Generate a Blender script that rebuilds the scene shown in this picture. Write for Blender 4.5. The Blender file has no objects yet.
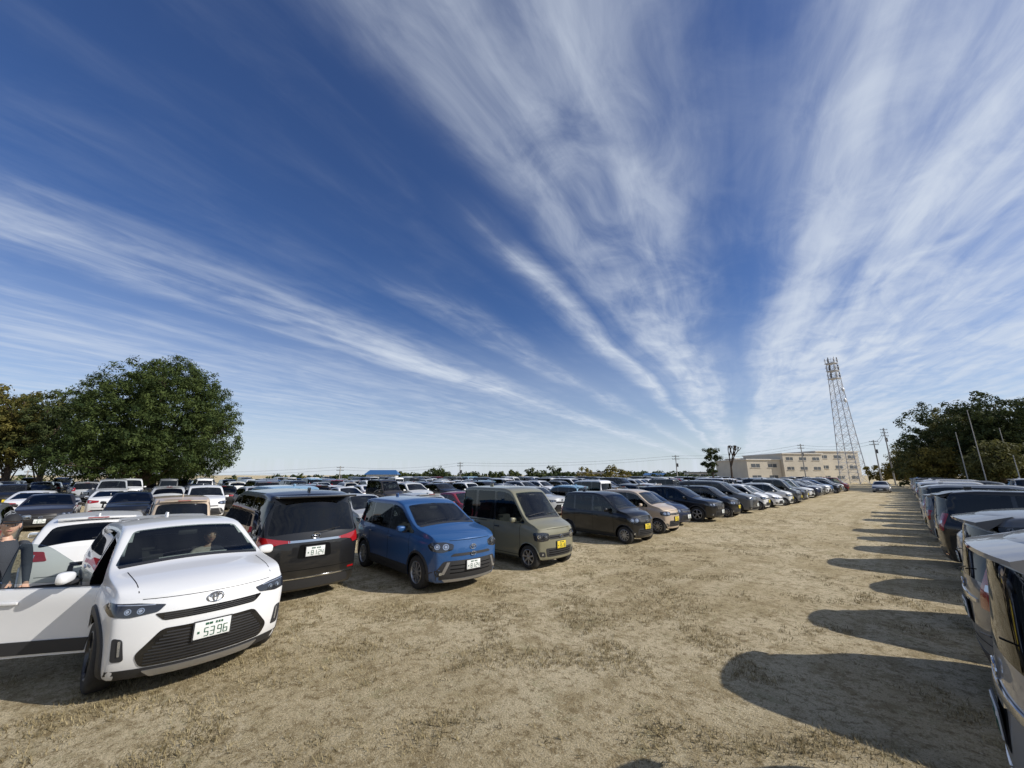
import bpy, bmesh, math, random
import numpy as np
from mathutils import Vector, Matrix
from mathutils.bvhtree import BVHTree
random.seed(7); rng=np.random.default_rng(7)
scene=bpy.context.scene
scene.view_settings.view_transform='Standard'
scene.view_settings.look='None'
scene.view_settings.exposure=0
COL=scene.collection
AZ=math.radians(45.5); CA,SA=math.cos(AZ),math.sin(AZ)
FPX=385.0; PIT=math.radians(13.3); CH=2.25
def cw(R,F): return (R*CA-F*SA, F*CA+R*SA)
def at(px,F,py=472):
    dy=384-py
    Fc=FPX*math.cos(PIT)-dy*math.sin(PIT)
    return cw((px-512)/Fc*F,F)
def hgt(py,F):
    dy=384-py
    Fc=FPX*math.cos(PIT)-dy*math.sin(PIT); U=FPX*math.sin(PIT)+dy*math.cos(PIT)
    return CH+U/Fc*F
# ------------------------------------------------------------ materials
def newmat(name):
    m=bpy.data.materials.new(name); m.use_nodes=True
    nt=m.node_tree; b=nt.nodes['Principled BSDF']
    return m,nt,b
def simple(name,col,rough=.5,metal=0,coat=0,var=0,vs=8,bump=0,bs=40,spec=.5):
    m,nt,b=newmat(name)
    b.inputs['Base Color'].default_value=(*col,1); b.inputs['Roughness'].default_value=rough
    b.inputs['Metallic'].default_value=metal; b.inputs['Coat Weight'].default_value=coat
    b.inputs['Coat Roughness'].default_value=.04
    b.inputs['Specular IOR Level'].default_value=spec
    if var or bump:
        tc=nt.nodes.new('ShaderNodeTexCoord')
    if var:
        n=nt.nodes.new('ShaderNodeTexNoise'); n.inputs['Scale'].default_value=vs; n.inputs['Detail'].default_value=6
        nt.links.new(tc.outputs['Object'],n.inputs['Vector'])
        r=nt.nodes.new('ShaderNodeValToRGB')
        r.color_ramp.elements[0].position=.3; r.color_ramp.elements[1].position=.7
        r.color_ramp.elements[0].color=(*[c*(1-var) for c in col],1); r.color_ramp.elements[1].color=(*[min(1,c*(1+var)) for c in col],1)
        nt.links.new(n.outputs['Fac'],r.inputs['Fac']); nt.links.new(r.outputs['Color'],b.inputs['Base Color'])
    if bump:
        n=nt.nodes.new('ShaderNodeTexNoise'); n.inputs['Scale'].default_value=bs; n.inputs['Detail'].default_value=5
        nt.links.new(tc.outputs['Object'],n.inputs['Vector'])
        bp=nt.nodes.new('ShaderNodeBump'); bp.inputs['Strength'].default_value=bump; bp.inputs['Distance'].default_value=.02
        nt.links.new(n.outputs['Fac'],bp.inputs['Height']); nt.links.new(bp.outputs['Normal'],b.inputs['Normal'])
    return m
def paint_mat():
    m,nt,b=newmat('car_paint')
    oi=nt.nodes.new('ShaderNodeObjectInfo'); tc=nt.nodes.new('ShaderNodeTexCoord')
    sep=nt.nodes.new('ShaderNodeSeparateXYZ'); nt.links.new(tc.outputs['Object'],sep.inputs[0])
    mr=nt.nodes.new('ShaderNodeMapRange'); mr.inputs['From Min'].default_value=.6; mr.inputs['From Max'].default_value=.2
    mr.inputs['To Min'].default_value=0.01; mr.inputs['To Max'].default_value=.2
    nt.links.new(sep.outputs['Z'],mr.inputs['Value'])
    n=nt.nodes.new('ShaderNodeTexNoise'); n.inputs['Scale'].default_value=5; n.inputs['Detail'].default_value=8
    nt.links.new(tc.outputs['Object'],n.inputs['Vector'])
    mu=nt.nodes.new('ShaderNodeMath'); mu.operation='MULTIPLY'
    nt.links.new(mr.outputs[0],mu.inputs[0]); nt.links.new(n.outputs['Fac'],mu.inputs[1])
    mx=nt.nodes.new('ShaderNodeMix'); mx.data_type='RGBA'; mx.inputs['B'].default_value=(.28,.24,.17,1)
    nt.links.new(mu.outputs[0],mx.inputs['Factor']); nt.links.new(oi.outputs['Color'],mx.inputs['A'])
    g=nt.nodes.new('ShaderNodeNewGeometry')
    m2=nt.nodes.new('ShaderNodeMix'); m2.data_type='RGBA'; m2.inputs['B'].default_value=(.03,.03,.032,1)
    nt.links.new(g.outputs['Backfacing'],m2.inputs['Factor']); nt.links.new(mx.outputs['Result'],m2.inputs['A'])
    nt.links.new(m2.outputs['Result'],b.inputs['Base Color'])
    b.inputs['Roughness'].default_value=.38; b.inputs['Coat Weight'].default_value=.8; b.inputs['Coat Roughness'].default_value=.02
    b.inputs['Metallic'].default_value=.1; b.inputs['Specular IOR Level'].default_value=.3
    return m
def glass_mat(name,tint,trans=1):
    m=bpy.data.materials.new(name); m.use_nodes=True; nt=m.node_tree; nt.nodes.clear()
    o=nt.nodes.new('ShaderNodeOutputMaterial'); t=nt.nodes.new('ShaderNodeBsdfTransparent'); t.inputs[0].default_value=(*tint,1)
    g=nt.nodes.new('ShaderNodeBsdfGlossy'); g.inputs['Roughness'].default_value=.015; g.inputs[0].default_value=(.95,.97,1,1)
    lw=nt.nodes.new('ShaderNodeFresnel'); lw.inputs['IOR'].default_value=1.5
    mx=nt.nodes.new('ShaderNodeMixShader')
    nt.links.new(lw.outputs[0],mx.inputs[0]); nt.links.new(t.outputs[0],mx.inputs[1]); nt.links.new(g.outputs[0],mx.inputs[2])
    nt.links.new(mx.outputs[0],o.inputs[0]); return m
PAINT,BLACK,GLASS,TINT,FRIT,CHROME,HEAD,TAIL,TYRE,RIM,PLW,PLY,GAP,INT,AMBER,MARK,DRL,DRIM=range(18)
CM=[paint_mat(),
 simple('black_plastic',(.022,.022,.024),.55,bump=.15,bs=300),
 glass_mat('window_glass',(.50,.55,.53)),
 glass_mat('privacy_glass',(.08,.09,.09)),
 simple('glass_border',(.008,.008,.009),.12,coat=.6),
 simple('chrome',(.62,.63,.65),.14,metal=1),
 simple('headlight_lens',(.03,.032,.038),.10,metal=.3,coat=1),
 simple('tail_lens',(.28,.006,.008),.18,coat=1),
 simple('tyre_rubber',(.022,.021,.02),.85,var=.35,vs=20),
 simple('alloy',(.42,.42,.43),.35,metal=.8),
 simple('plate_white',(.68,.69,.67),.45),
 simple('plate_yellow',(.68,.50,.03),.45),
 simple('panel_gap',(.004,.004,.004),.9,spec=.1),
 simple('car_interior',(.035,.034,.034),.85,var=.3),
 simple('amber_lens',(.55,.2,.02),.2,coat=1),
 simple('plate_mark',(.02,.09,.05),.5),
 simple('lamp_reflector',(.55,.57,.6),.12,metal=.8,coat=1),
 simple('dark_alloy',(.035,.035,.038),.3,metal=.6,coat=.5)]
# ------------------------------------------------------------ mesh helpers
class Acc:
    def __init__(s): s.v=[];s.f=[];s.m=[]
    def add(s,vs,fs,mi,M=None):
        o=len(s.v)
        if M is not None: vs=[M@Vector(p) for p in vs]
        s.v.extend([tuple(p) for p in vs]); s.f.extend([tuple(i+o for i in f) for f in fs])
        s.m.extend(mi if isinstance(mi,list) else [mi]*len(fs))
    def add_bm(s,bm,mi,M=None):
        bm.verts.index_update()
        s.add([v.co.copy() for v in bm.verts],[[v.index for v in f.verts] for f in bm.faces],
              [mi.get(f.material_index,0) for f in bm.faces] if isinstance(mi,dict) else mi,M)
        bm.free()
    def mesh(s,name,mats,ang=35,smooth=True):
        me=bpy.data.meshes.new(name); me.from_pydata(s.v,[],s.f)
        for m in mats: me.materials.append(m)
        me.polygons.foreach_set('material_index',np.array(s.m,dtype=np.int32))
        me.polygons.foreach_set('use_smooth',np.full(len(s.f),smooth))
        me.update()
        if smooth: me.set_sharp_from_angle(angle=math.radians(ang))
        return me
    def obj(s,name,mats,**k):
        o=bpy.data.objects.new(name,s.mesh(name,mats,**k)); COL.objects.link(o); return o
def rbox(acc,c,size,mi,bev=.02,M=None,seg=2):
    bm=bmesh.new(); bmesh.ops.create_cube(bm,size=1)
    for v in bm.verts: v.co=Vector((v.co.x*size[0],v.co.y*size[1],v.co.z*size[2]))
    if bev>0: bmesh.ops.bevel(bm,geom=bm.edges[:],offset=bev,segments=seg,profile=.6,affect='EDGES')
    for v in bm.verts: v.co+=Vector(c)
    acc.add_bm(bm,mi,M)
def ellip(acc,c,r,mi,M=None,seg=16,ring=10):
    bm=bmesh.new(); bmesh.ops.create_uvsphere(bm,u_segments=seg,v_segments=ring,radius=1)
    for v in bm.verts: v.co=Vector((v.co.x*r[0]+c[0],v.co.y*r[1]+c[1],v.co.z*r[2]+c[2]))
    acc.add_bm(bm,mi,M)
def tube(acc,p0,p1,r0,r1,mi,n=8,caps=True):
    p0=Vector(p0);p1=Vector(p1); d=(p1-p0).normalized()
    a=d.orthogonal().normalized(); b=d.cross(a)
    vs=[];fs=[]
    for p,r in((p0,r0),(p1,r1)):
        for i in range(n):
            t=2*math.pi*i/n; vs.append(p+a*math.cos(t)*r+b*math.sin(t)*r)
    for i in range(n): fs.append((i,(i+1)%n,n+(i+1)%n,n+i))
    if caps: fs.append(tuple(range(n-1,-1,-1))); fs.append(tuple(range(n,2*n)))
    acc.add(vs,fs,mi)
def lathe_y(acc,prof,cx,cy,cz,sg,mi,n=36):
    vs=[];fs=[];m=len(prof)
    for i in range(n):
        t=2*math.pi*i/n
        for r,y in prof: vs.append((cx+r*math.cos(t),cy+sg*y,cz+r*math.sin(t)))
    for i in range(n):
        j=(i+1)%n
        for k in range(m-1):
            f=(i*m+k,i*m+k+1,j*m+k+1,j*m+k)
            fs.append(f if sg<0 else f[::-1])
    acc.add(vs,fs,mi)
def wheel(acc,x,y,R,sg,style=0,tw=.2):
    h=tw/2
    lathe_y(acc,[(.60*R,h-.03),(.64*R,h-.004),(.70*R,h),(.86*R,h),(.95*R,h-.012),(R,h-.04),(R,-h+.04),(.95*R,-h),(.6*R,-h)],x,y,R,sg,TYRE)
    rm=DRIM if style==1 else RIM
    lathe_y(acc,[(.655*R,h-.004),(.62*R,h-.0),(.585*R,h-.02),(.57*R,h-.09)],x,y,R,sg,rm)
    lathe_y(acc,[(.58*R,h-.085),(.45*R,h-.085),(.44*R,h-.08),(.12*R,h-.08),(.001,h-.08)],x,y,R,sg,GAP)
    lathe_y(acc,[(.16*R,h-.08),(.15*R,h-.02),(.10*R,h-.012),(.001,h-.012)],x,y,R,sg,rm,20)
    ns={0:5,1:5,2:10,3:7}[style]; wd={0:.15,1:.17,2:.07,3:.10}[style]
    for i in range(ns):
        t=2*math.pi*i/ns+.3
        offs=[(-.09,.5),(.09,.5)] if style in(0,1) else [(0,1)]
        for o2,ws in offs:
            c,s=math.cos(t+o2),math.sin(t+o2)
            vs=[]
            for r,w,yy in((.12*R,wd*R*.5*ws+.004,h-.014),(.60*R,wd*R*.42*ws+.004,h-.012)):
                for d in(-1,1):
                    for yd in(0,-.03): vs.append((x+c*r-s*w*d,y+sg*(yy+yd),R+s*r+c*w*d))
            fs=[(0,2,6,4),(1,5,7,3),(0,4,5,1),(2,3,7,6),(4,6,7,5)]
            if sg>0: fs=[f[::-1] for f in fs]
            acc.add(vs,fs,rm)
def round_poly(pts,r,n=4):
    out=[];N=len(pts)
    for i in range(N):
        p=Vector(pts[i]);a=Vector(pts[i-1]);b=Vector(pts[(i+1)%N])
        d1=(a-p);d2=(b-p);l=min(r,d1.length*.45,d2.length*.45)
        if l<1e-5: out.append(tuple(p)); continue
        q1=p+d1.normalized()*l;q2=p+d2.normalized()*l
        for k in range(n+1):
            t=k/n; out.append(tuple(q1*(1-t)**2+p*2*t*(1-t)+q2*t*t))
    return out
def inpoly(a,b,poly):
    ins=np.zeros(a.shape,bool);N=len(poly)
    for i in range(N):
        x1,y1=poly[i];x2,y2=poly[i-1]
        if y1==y2: continue
        c=((y1>b)!=(y2>b))&(a<(x2-x1)*(b-y1)/(y2-y1)+x1)
        ins^=c
    return ins
def evalmesh(o):
    dg=bpy.context.evaluated_depsgraph_get(); dg.update()
    return bpy.data.meshes.new_from_object(o.evaluated_get(dg))
LT=[0,.1,.3,.55,.80,.93,1.0]; UT=[.12,.5,.86,1.0]
VV=[-1,-.9,-.62,-.3,0,.3,.62,.9,1]
SEG7={'0':'abcdef','1':'bc','2':'abged','3':'abgcd','4':'fgbc','5':'afgcd','6':'afgedc','7':'abc','8':'abcdefg','9':'abcfgd'}
class Car:
    def __init__(s,S):
        s.S=S; s.A=Acc(); s.cuts=[]
        s.hx=S['L']/2; s.hw=S['W']/2; s.H=S['H']
        s.R=S.get('R',.32); s.kws=S.get('kws',.10); s.crown=S.get('crown',.045)
        s.build_body()
    def ip(s,key,x):
        p=s.S[key]; X=[a for a,_ in p];Z=[b for _,b in p]
        o=[-.07,-.035,0,.035,.07]
        return sum(np.interp(x+d,X,Z) for d in o)/5
    def top(s,x): return s.ip('top',x)
    def belt(s,x): return min(s.ip('belt',x),s.top(x)-.06)
    def hwid(s,x,z):
        S=s.S;zb=S.get('zb',.2);bt=s.belt(x)
        pf=S.get('pf',.08);pr=S.get('pr',.06)
        pl=1-pf*max(0,(x-s.hx+1.0)/1.0)**2-pr*max(0,(-x-s.hx+.8)/.8)**2
        if z<=bt:
            q=(z-zb)/(bt-zb); pr_=np.interp(q,[0,.1,.3,.55,.80,.93,1],[.93,.972,.975,.978,1.0,.992,.965])
            fl=sum(math.exp(-((x-xw)/.40)**2) for xw in(S['xf'],S['xr']))*.026
            if q>.85: fl*=max(0,(1-q)/.15)
        else:
            h=(z-bt)/(s.H-bt); pr_=.965-(.965-S['tr'])*max(0,h)**1.2; fl=0
        return s.hw*pl*(pr_-.02)+fl
    def pos(s,x,v,k):
        S=s.S;zb=S.get('zb',.2);bt=s.belt(x);zt=s.top(x);cr=s.crown
        ze=zt-cr
        if bt>ze-.02: bt=ze-.02
        if k<len(LT): z=zb+LT[k]*(bt-zb)
        else: z=bt+UT[k-len(LT)]*(ze-bt)
        K=len(LT)+len(UT)-1; tk=k/K
        y=v*s.hwid(x,z)
        zz=z+cr*(1-v*v)*tk**3
        X=x;av=abs(v)
        f0=s.hx-S.get('fb',.8)
        if x>f0:
            b=((x-f0)/(s.hx-f0))**2
            X+=b*(np.interp(z,[p[0] for p in S['fp']],[p[1] for p in S['fp']])-S.get('kf',.22)*av**2.4)
        r0=-s.hx+S.get('rb',.6)
        if x<r0:
            b=((r0-x)/(r0+s.hx))**2
            X+=b*(np.interp(z,[p[0] for p in S['rp']],[p[1] for p in S['rp']])+S.get('kr',.13)*av**2.6)
        hh=max(0,min(1,(z-bt)/(s.H-bt)*3))
        X-=s.kws*v*v*hh*max(-1,min(1,x))
        return (X,y,zz)
    def build_body(s):
        NS=int(s.S['L']/.125)+1
        xs=np.linspace(-s.hx,s.hx,NS); K=len(LT)+len(UT)-1
        idx={};V=[];F=[]
        def g(i,j,k):
            t=(i,j,k)
            if t not in idx: idx[t]=len(V);V.append(s.pos(xs[i],VV[j],k))
            return idx[t]
        NI=NS-1;NJ=len(VV)-1
        for i in range(NI):
            for j in range(NJ):
                F.append((g(i,j,0),g(i,j+1,0),g(i+1,j+1,0),g(i+1,j,0)))
                F.append((g(i,j,K),g(i+1,j,K),g(i+1,j+1,K),g(i,j+1,K)))
            for k in range(K):
                F.append((g(i,0,k),g(i+1,0,k),g(i+1,0,k+1),g(i,0,k+1)))
                F.append((g(i,NJ,k),g(i,NJ,k+1),g(i+1,NJ,k+1),g(i+1,NJ,k)))
        for j in range(NJ):
            for k in range(K):
                F.append((g(0,j,k),g(0,j,k+1),g(0,j+1,k+1),g(0,j+1,k)))
                F.append((g(NI,j,k),g(NI,j+1,k),g(NI,j+1,k+1),g(NI,j,k+1)))
        me=bpy.data.meshes.new('t'); me.from_pydata(V,[],F)
        bm=bmesh.new();bm.from_mesh(me);bmesh.ops.recalc_face_normals(bm,faces=bm.faces);bm.to_mesh(me);bm.free()
        o=bpy.data.objects.new('t',me);COL.objects.link(o)
        m=o.modifiers.new('s','SUBSURF');m.levels=2;m.render_levels=2
        me2=evalmesh(o); o.modifiers.clear(); o.data=me2
        s.bvh=BVHTree.FromPolygons([v.co.copy() for v in me2.vertices],[tuple(p.vertices) for p in me2.polygons])
        s.tmp=o
        me2.materials.clear()
        for c in CM: me2.materials.append(c)
        for p in me2.polygons: p.material_index=0
    def cutter(s,V,F):
        me=bpy.data.meshes.new('c');me.from_pydata(V,[],F)
        bm=bmesh.new();bm.from_mesh(me);bmesh.ops.recalc_face_normals(bm,faces=bm.faces);bm.to_mesh(me);bm.free()
        for c in CM: me.materials.append(c)
        for p in me.polygons:p.material_index=GAP
        o=bpy.data.objects.new('c',me);COL.objects.link(o);return o
    def prism(s,poly,y0,y1):
        n=len(poly)
        V=[(x,y0,z) for x,z in poly]+[(x,y1,z) for x,z in poly]
        F=[tuple(range(n)),tuple(range(2*n-1,n-1,-1))]+[(i,(i+1)%n,n+(i+1)%n,n+i) for i in range(n)]
        return s.cutter(V,F)
    def panel(s,P3,D,mi,off=.004,inset=0,inset_mi=None,cut=False,step=.07,rim=.012,rnd=0,M=None,back=0):
        P3=[Vector(p) for p in P3];D=Vector(D).normalized()
        up=Vector((0,0,1));V=up-D*up.dot(D)
        if V.length<.3: V=Vector((1,0,0))-D*D.x
        V.normalize();U=V.cross(D);O=sum(P3,Vector())/len(P3)
        pts=[((p-O).dot(U),(p-O).dot(V)) for p in P3]
        if rnd: pts=round_poly(pts,rnd)
        if cut: s.cuts.append((O,U,V,pts,D))
        bm=bmesh.new()
        f=bm.faces.new([bm.verts.new((a,b,0)) for a,b in pts])
        if inset:
            r=bmesh.ops.inset_region(bm,faces=[f],thickness=inset,use_even_offset=True)
            for q in r['faces']: q.material_index=1
        A=[a for a,_ in pts];B=[b for _,b in pts]
        for mn,mx,no in((min(A),max(A),(1,0,0)),(min(B),max(B),(0,1,0))):
            n=int((mx-mn)/step)
            for i in range(1,n+1):
                c=mn+(mx-mn)*i/(n+1)
                bmesh.ops.bisect_plane(bm,geom=bm.verts[:]+bm.edges[:]+bm.faces[:],dist=1e-5,plane_co=(c*no[0],c*no[1],0),plane_no=no)
        for v in bm.verts:
            P=O+U*v.co.x+V*v.co.y
            h=s.bvh.ray_cast(P-D*2.5,D,5)
            if h[0] is None: h=s.bvh.find_nearest(P)
            n=h[1] if h[1].dot(D)<0 else -h[1]
            v.co=h[0]+n*off
        for f in bm.faces:
            f.normal_update()
            if f.normal.dot(D)>0: f.normal_flip()
        be=[e for e in bm.edges if e.is_boundary]
        if rim>0:
            r=bmesh.ops.extrude_edge_only(bm,edges=be)
            for v in [q for q in r['geom'] if isinstance(q,bmesh.types.BMVert)]: v.co+=D*rim
        if back:
            g2=bm.copy()
            for v in g2.verts: v.co+=D*back
            s.A.add_bm(g2,{0:INT,1:INT} if mi==PAINT else {0:mi,1:inset_mi if inset_mi is not None else mi},M)
        s.A.add_bm(bm,{0:mi,1:inset_mi if inset_mi is not None else mi},M)
    def F(s,poly,mi,sym=True,**k):
        for sg in((1,-1) if sym else(1,)):
            s.panel([(s.hx,y*sg,z) for y,z in poly],(-1,0,0),mi,**k)
    def B(s,poly,mi,sym=True,tilt=0,**k):
        for sg in((1,-1) if sym else(1,)):
            s.panel([(-s.hx,y*sg,z) for y,z in poly],(1,0,-tilt),mi,**k)
    def FD(s,P,ang,mi,**k):
        for sg in(1,-1):
            s.panel([(s.hx-a,y*sg,z) for a,y,z in P],(-math.cos(ang),-sg*math.sin(ang),0),mi,**k)
    def BD(s,P,ang,mi,**k):
        for sg in(1,-1):
            s.panel([(-s.hx+a,y*sg,z) for a,y,z in P],(math.cos(ang),-sg*math.sin(ang),0),mi,**k)
    def SD(s,poly,mi,sides=(1,-1),**k):
        for sg in sides:
            s.panel([(x,sg*s.hw,z) for x,z in poly],(0,-sg,0),mi,**k)
    def lamp(s,a,y,z,r,ang):
        for mm,of in((CHROME,.009),(HEAD,.013),(DRL,.017)):
            s.FD([(a-r*.55*math.cos(t),y-r*math.cos(t),z+r*math.sin(t)) for t in [2*math.pi*i/12 for i in range(12)]],ang,mm,off=of,step=.05)
            r*=.70
    def sidewin(s,x0,x1,mi,sides=(1,-1),M=None,back=0,zt=.085,cut=True):
        xs=np.linspace(x0,x1,14);tp=[];bt=[]
        for x in xs:
            xx=x+s.kws*max(-1,min(1,x))
            t=s.top(xx)-s.crown-zt; b=s.belt(x)+.025
            if t-b>.05: tp.append((x,t));bt.append((x,b))
        if len(tp)<3: return
        s.SD(bt+tp[::-1],mi,sides=sides,inset=.03,inset_mi=FRIT,cut=cut,rnd=.05,M=M,back=back,off=.005)
    def arch(s,wd,mi):
        for xw in(s.S['xf'],s.S['xr']):
            for sg in(1,-1):
                R1=s.R+.045;R2=R1+wd;vs=[];fs=[];n=24
                for i in range(n+1):
                    t=math.radians(-14)+math.radians(208)*i/n
                    for r,o in((R1,.018),(R2-.015,.018),(R2,.002)):
                        x=xw+r*math.cos(t);z=max(.2,s.R+r*math.sin(t))
                        h=s.bvh.ray_cast(Vector((x,sg*3,z)),Vector((0,-sg,0)),4)
                        if h[0] is None or abs(h[0].y)<.3*s.hw: h=s.bvh.find_nearest(Vector((x,sg*s.hw,z)))
                        vs.append(Vector(h[0])+Vector((0,sg*o,0)))
                for i in range(n):
                    for k in range(2):
                        f=(i*3+k,i*3+k+1,i*3+k+4,i*3+k+3); fs.append(f if sg<0 else f[::-1])
                s.A.add(vs,fs,mi)
    def plate(s,x,z,sg,kei=False):
        m=PLY if kei else PLW
        rbox(s.A,(x-sg*.008,0,z),(.012,.355,.19),BLACK,.004)
        rbox(s.A,(x,0,z),(.012,.33,.165),m,.004)
        xx=x+sg*.0075
        def bar(y,zz,w,h): rbox(s.A,(xx,y*sg,z+zz),(.003,w,h),MARK,0)
        for k,ch in enumerate(random.choice(['3518','2947','7063','8124','5396','4821'])):
            cy=-.055+.054*k+(.012 if k>1 else 0);cz=-.025;w=.034;h=.078;t=.008
            for q in SEG7[ch]:
                if q=='a': bar(cy,cz+h/2,w,t)
                if q=='g': bar(cy,cz,w,t)
                if q=='d': bar(cy,cz-h/2,w,t)
                if q=='b': bar(cy+w/2,cz+h/4,t,h/2)
                if q=='c': bar(cy+w/2,cz-h/4,t,h/2)
                if q=='f': bar(cy-w/2,cz+h/4,t,h/2)
                if q=='e': bar(cy-w/2,cz-h/4,t,h/2)
        for yy,w in((-.055,.03),(-.02,.03),(.03,.018),(.055,.018),(.08,.018)): bar(yy,.055,w,.022)
        bar(-.125,-.02,.02,.022)
    def frontx(s,y,z):
        h=s.bvh.ray_cast(Vector((4,y,z)),Vector((-1,0,0)),8);return h[0].x
    def rearx(s,y,z):
        h=s.bvh.ray_cast(Vector((-4,y,z)),Vector((1,0,0)),8);return h[0].x
    def finish(s,name):
        S=s.S;hw=s.hw;A=s.A;R=s.R
        (xb,zb),(xt,zt)=S['ws'];wb=S.get('wsb',hw*.86);wt=hw*S['tr']-.09
        n=Vector((zt-zb,0,xb-xt)).normalized()
        s.panel([(xb,-wb,zb),(xb,wb,zb),(xt,wt,zt),(xt,-wt,zt)],-n,GLASS,inset=.035,inset_mi=FRIT,cut=True,rnd=.07)
        for y0,y1 in((-.55,.05),(.12,.62)):
            s.panel([(xb-.05,y0,zb+.03),(xb-.05,y0,zb+.045),(xb-.09,y1,zb+.075),(xb-.09,y1,zb+.06)],-n,BLACK,off=.02,rim=0)
        s.panel([(xb+.06,-wb*.95,zb-.03),(xb+.06,wb*.95,zb-.03),(xb-.0,wb*.97,zb+.01),(xb-.0,-wb*.97,zb+.01)],-n,BLACK,off=.004)
        rbox(A,(xt+.04,0,zt-.10),(.03,.22,.06),BLACK,.012)
        (xb2,zb2),(xt2,zt2)=S['rw'];wb2=S.get('rwb',hw*.80);wt2=hw*S['tr']-.08
        n2=Vector((-(zt2-zb2),0,xt2-xb2)).normalized()
        s.panel([(xb2,wb2,zb2),(xb2,-wb2,zb2),(xt2,-wt2,zt2),(xt2,wt2,zt2)],-n2,S.get('rgl',TINT),inset=.045,inset_mi=FRIT,cut=True,rnd=.08)
        segs=S['side']
        for i,(a,b) in enumerate(segs):
            tint=GLASS if i==0 else S.get('rgl',TINT)
            open_=S.get('open') and i==0
            s.sidewin(a,b,tint,sides=(1,) if open_ else (1,-1))
        for i in range(len(segs)-1):
            a,b=segs[i+1][1],segs[i][0]
            if b-a<.12:
                for sg in(1,-1):
                    if S.get('open') and sg==-1 and i==0: continue
                    xm=(a+b)/2;t=s.top(xm)-s.crown-.10
                    s.SD([(a-.03,s.belt(xm)+.03),(b+.03,s.belt(xm)+.03),(b+.03,t),(a-.03,t)],FRIT,sides=(sg,),off=.003,rim=0)
        zlo=.30
        for sx in S['doors']:
            for sg in(1,-1):
                if S.get('open') and sg==-1 and sx>=S['doors'][1]-.01: continue
                s.SD([(sx-.005,zlo),(sx+.005,zlo),(sx+.005,s.belt(sx)-.01),(sx-.005,s.belt(sx)-.01)],GAP,sides=(sg,),off=.0015,rim=0)
        for sg in(1,-1):
            d=S['doors']
            if S.get('open') and sg==-1: d=d[1:]
            s.SD([(d[-1],zlo),(d[0],zlo),(d[0],zlo+.01),(d[-1],zlo+.01)],GAP,sides=(sg,),off=.0015,rim=0)
        for sx in S['doors'][1:]:
            for sg in(1,-1):
                if S.get('open') and sg==-1 and sx==S['doors'][1]: continue
                z=s.belt(sx)-.12
                h=s.bvh.ray_cast(Vector((sx+.13,sg*3,z)),Vector((0,-sg,0)),4)
                if h[0]: rbox(A,(sx+.13,h[0].y+sg*.022,z),(.19,.025,.03),S.get('hmat',PAINT),.01)
        if S.get('clad'):
            sh=S.get('sh',.34)
            s.SD([(S['xr']+R+.06,.21),(S['xf']-R-.06,.21),(S['xf']-R-.08,sh),(S['xr']+R+.08,sh)],BLACK,off=.012)
            s.arch(S.get('cw',.065),BLACK)
        else:
            s.arch(.018,PAINT)
            s.SD([(S['xr']+R+.06,.205),(S['xf']-R-.06,.205),(S['xf']-R-.08,.25),(S['xr']+R+.08,.25)],BLACK,off=.006)
        mx=S['mx'];mz=s.belt(mx)+.10
        for sg in(1,-1):
            ym=sg*(hw+.075)
            M=Matrix.Identity(4)
            if S.get('open') and sg==-1: M=s.doorM
            bm=bmesh.new(); bmesh.ops.create_uvsphere(bm,u_segments=20,v_segments=14,radius=1)
            for v in bm.verts:
                q=v.co;f=lambda t:math.copysign(abs(t)**.7,t)
                v.co=Vector((mx+max(-.02,f(q.x)*.06),ym+f(q.y)*.105,mz+f(q.z)*.062*(1-.15*f(q.y)*-sg)))
            A.add_bm(bm,S.get('mmat',PAINT),M)
            rbox(A,(mx-.022,ym,mz),(.01,.17,.09),CHROME,.004,M)
            rbox(A,(mx+.02,sg*(hw-.03),mz-.06),(.07,.16,.04),BLACK,.015,M)
        for xw in(S['xf'],S['xr']):
            for sg in(1,-1): wheel(A,xw,sg*(s.hwid(xw,.5)-.105),R,sg,S.get('rim',0))
        rbox(A,(xb-.22,0,s.belt(xb-.3)-.10),(.45,hw*1.72,.16),INT,.05)
        sz=.62
        rows=S.get('rows',[.05,-.85])
        for r in rows:
            for y in(-.36*hw/.85,.36*hw/.85):
                rbox(A,(r+.1,y,sz-.06),(.5,.46,.16),INT,.05)
                rbox(A,(r-.2,y,sz+.25),(.15,.44,.62),INT,.06)
                rbox(A,(r-.24,y,sz+.65),(.09,.24,.17),INT,.04)
        pr=None
        for i in range(17):
            t=2*math.pi*i/16;p=(rows[0]+.55+.05*math.sin(t),-.36*hw/.85+.18*math.cos(t),sz+.32+.17*math.sin(t))
            if pr: tube(A,pr,p,.014,.014,BLACK,6,False)
            pr=p
        rbox(A,(-s.hx+.75,0,s.top(-s.hx+.75)+.03),(.14,.03,.07),S.get('mmat',PAINT),.014)
        if S.get('rails'):
            for sg in(1,-1):
                pr=None
                for x in np.linspace(-s.hx+.75,.35,8):
                    y=sg*(s.hwid(x,s.top(x)-s.crown)-.10);p=(x,y,s.top(x)-.02+.035)
                    if pr: tube(A,pr,p,.016,.016,S['rails'],6)
                    pr=p
        if S.get('custom'): S['custom'](s)
        o=s.tmp;cs=[]
        for xw in(S['xf'],S['xr']):
            for sg in(1,-1):
                rr=R+.05;pl=[(xw+rr*math.cos(2*math.pi*i/32),R+rr*math.sin(2*math.pi*i/32)) for i in range(32)]
                cs.append(s.prism(pl,sg*(hw-.34),sg*(hw+.25)))
        if S.get('open'): cs.append(s.prism(S['doorpoly'],-hw*.55,-hw-.2))
        for c in cs:
            m=o.modifiers.new('b','BOOLEAN');m.operation='DIFFERENCE';m.object=c;m.solver='EXACT'
        me=evalmesh(o)
        nv=len(me.vertices);co=np.empty(nv*3);me.vertices.foreach_get('co',co);co=co.reshape(-1,3)
        ins=[]
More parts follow.
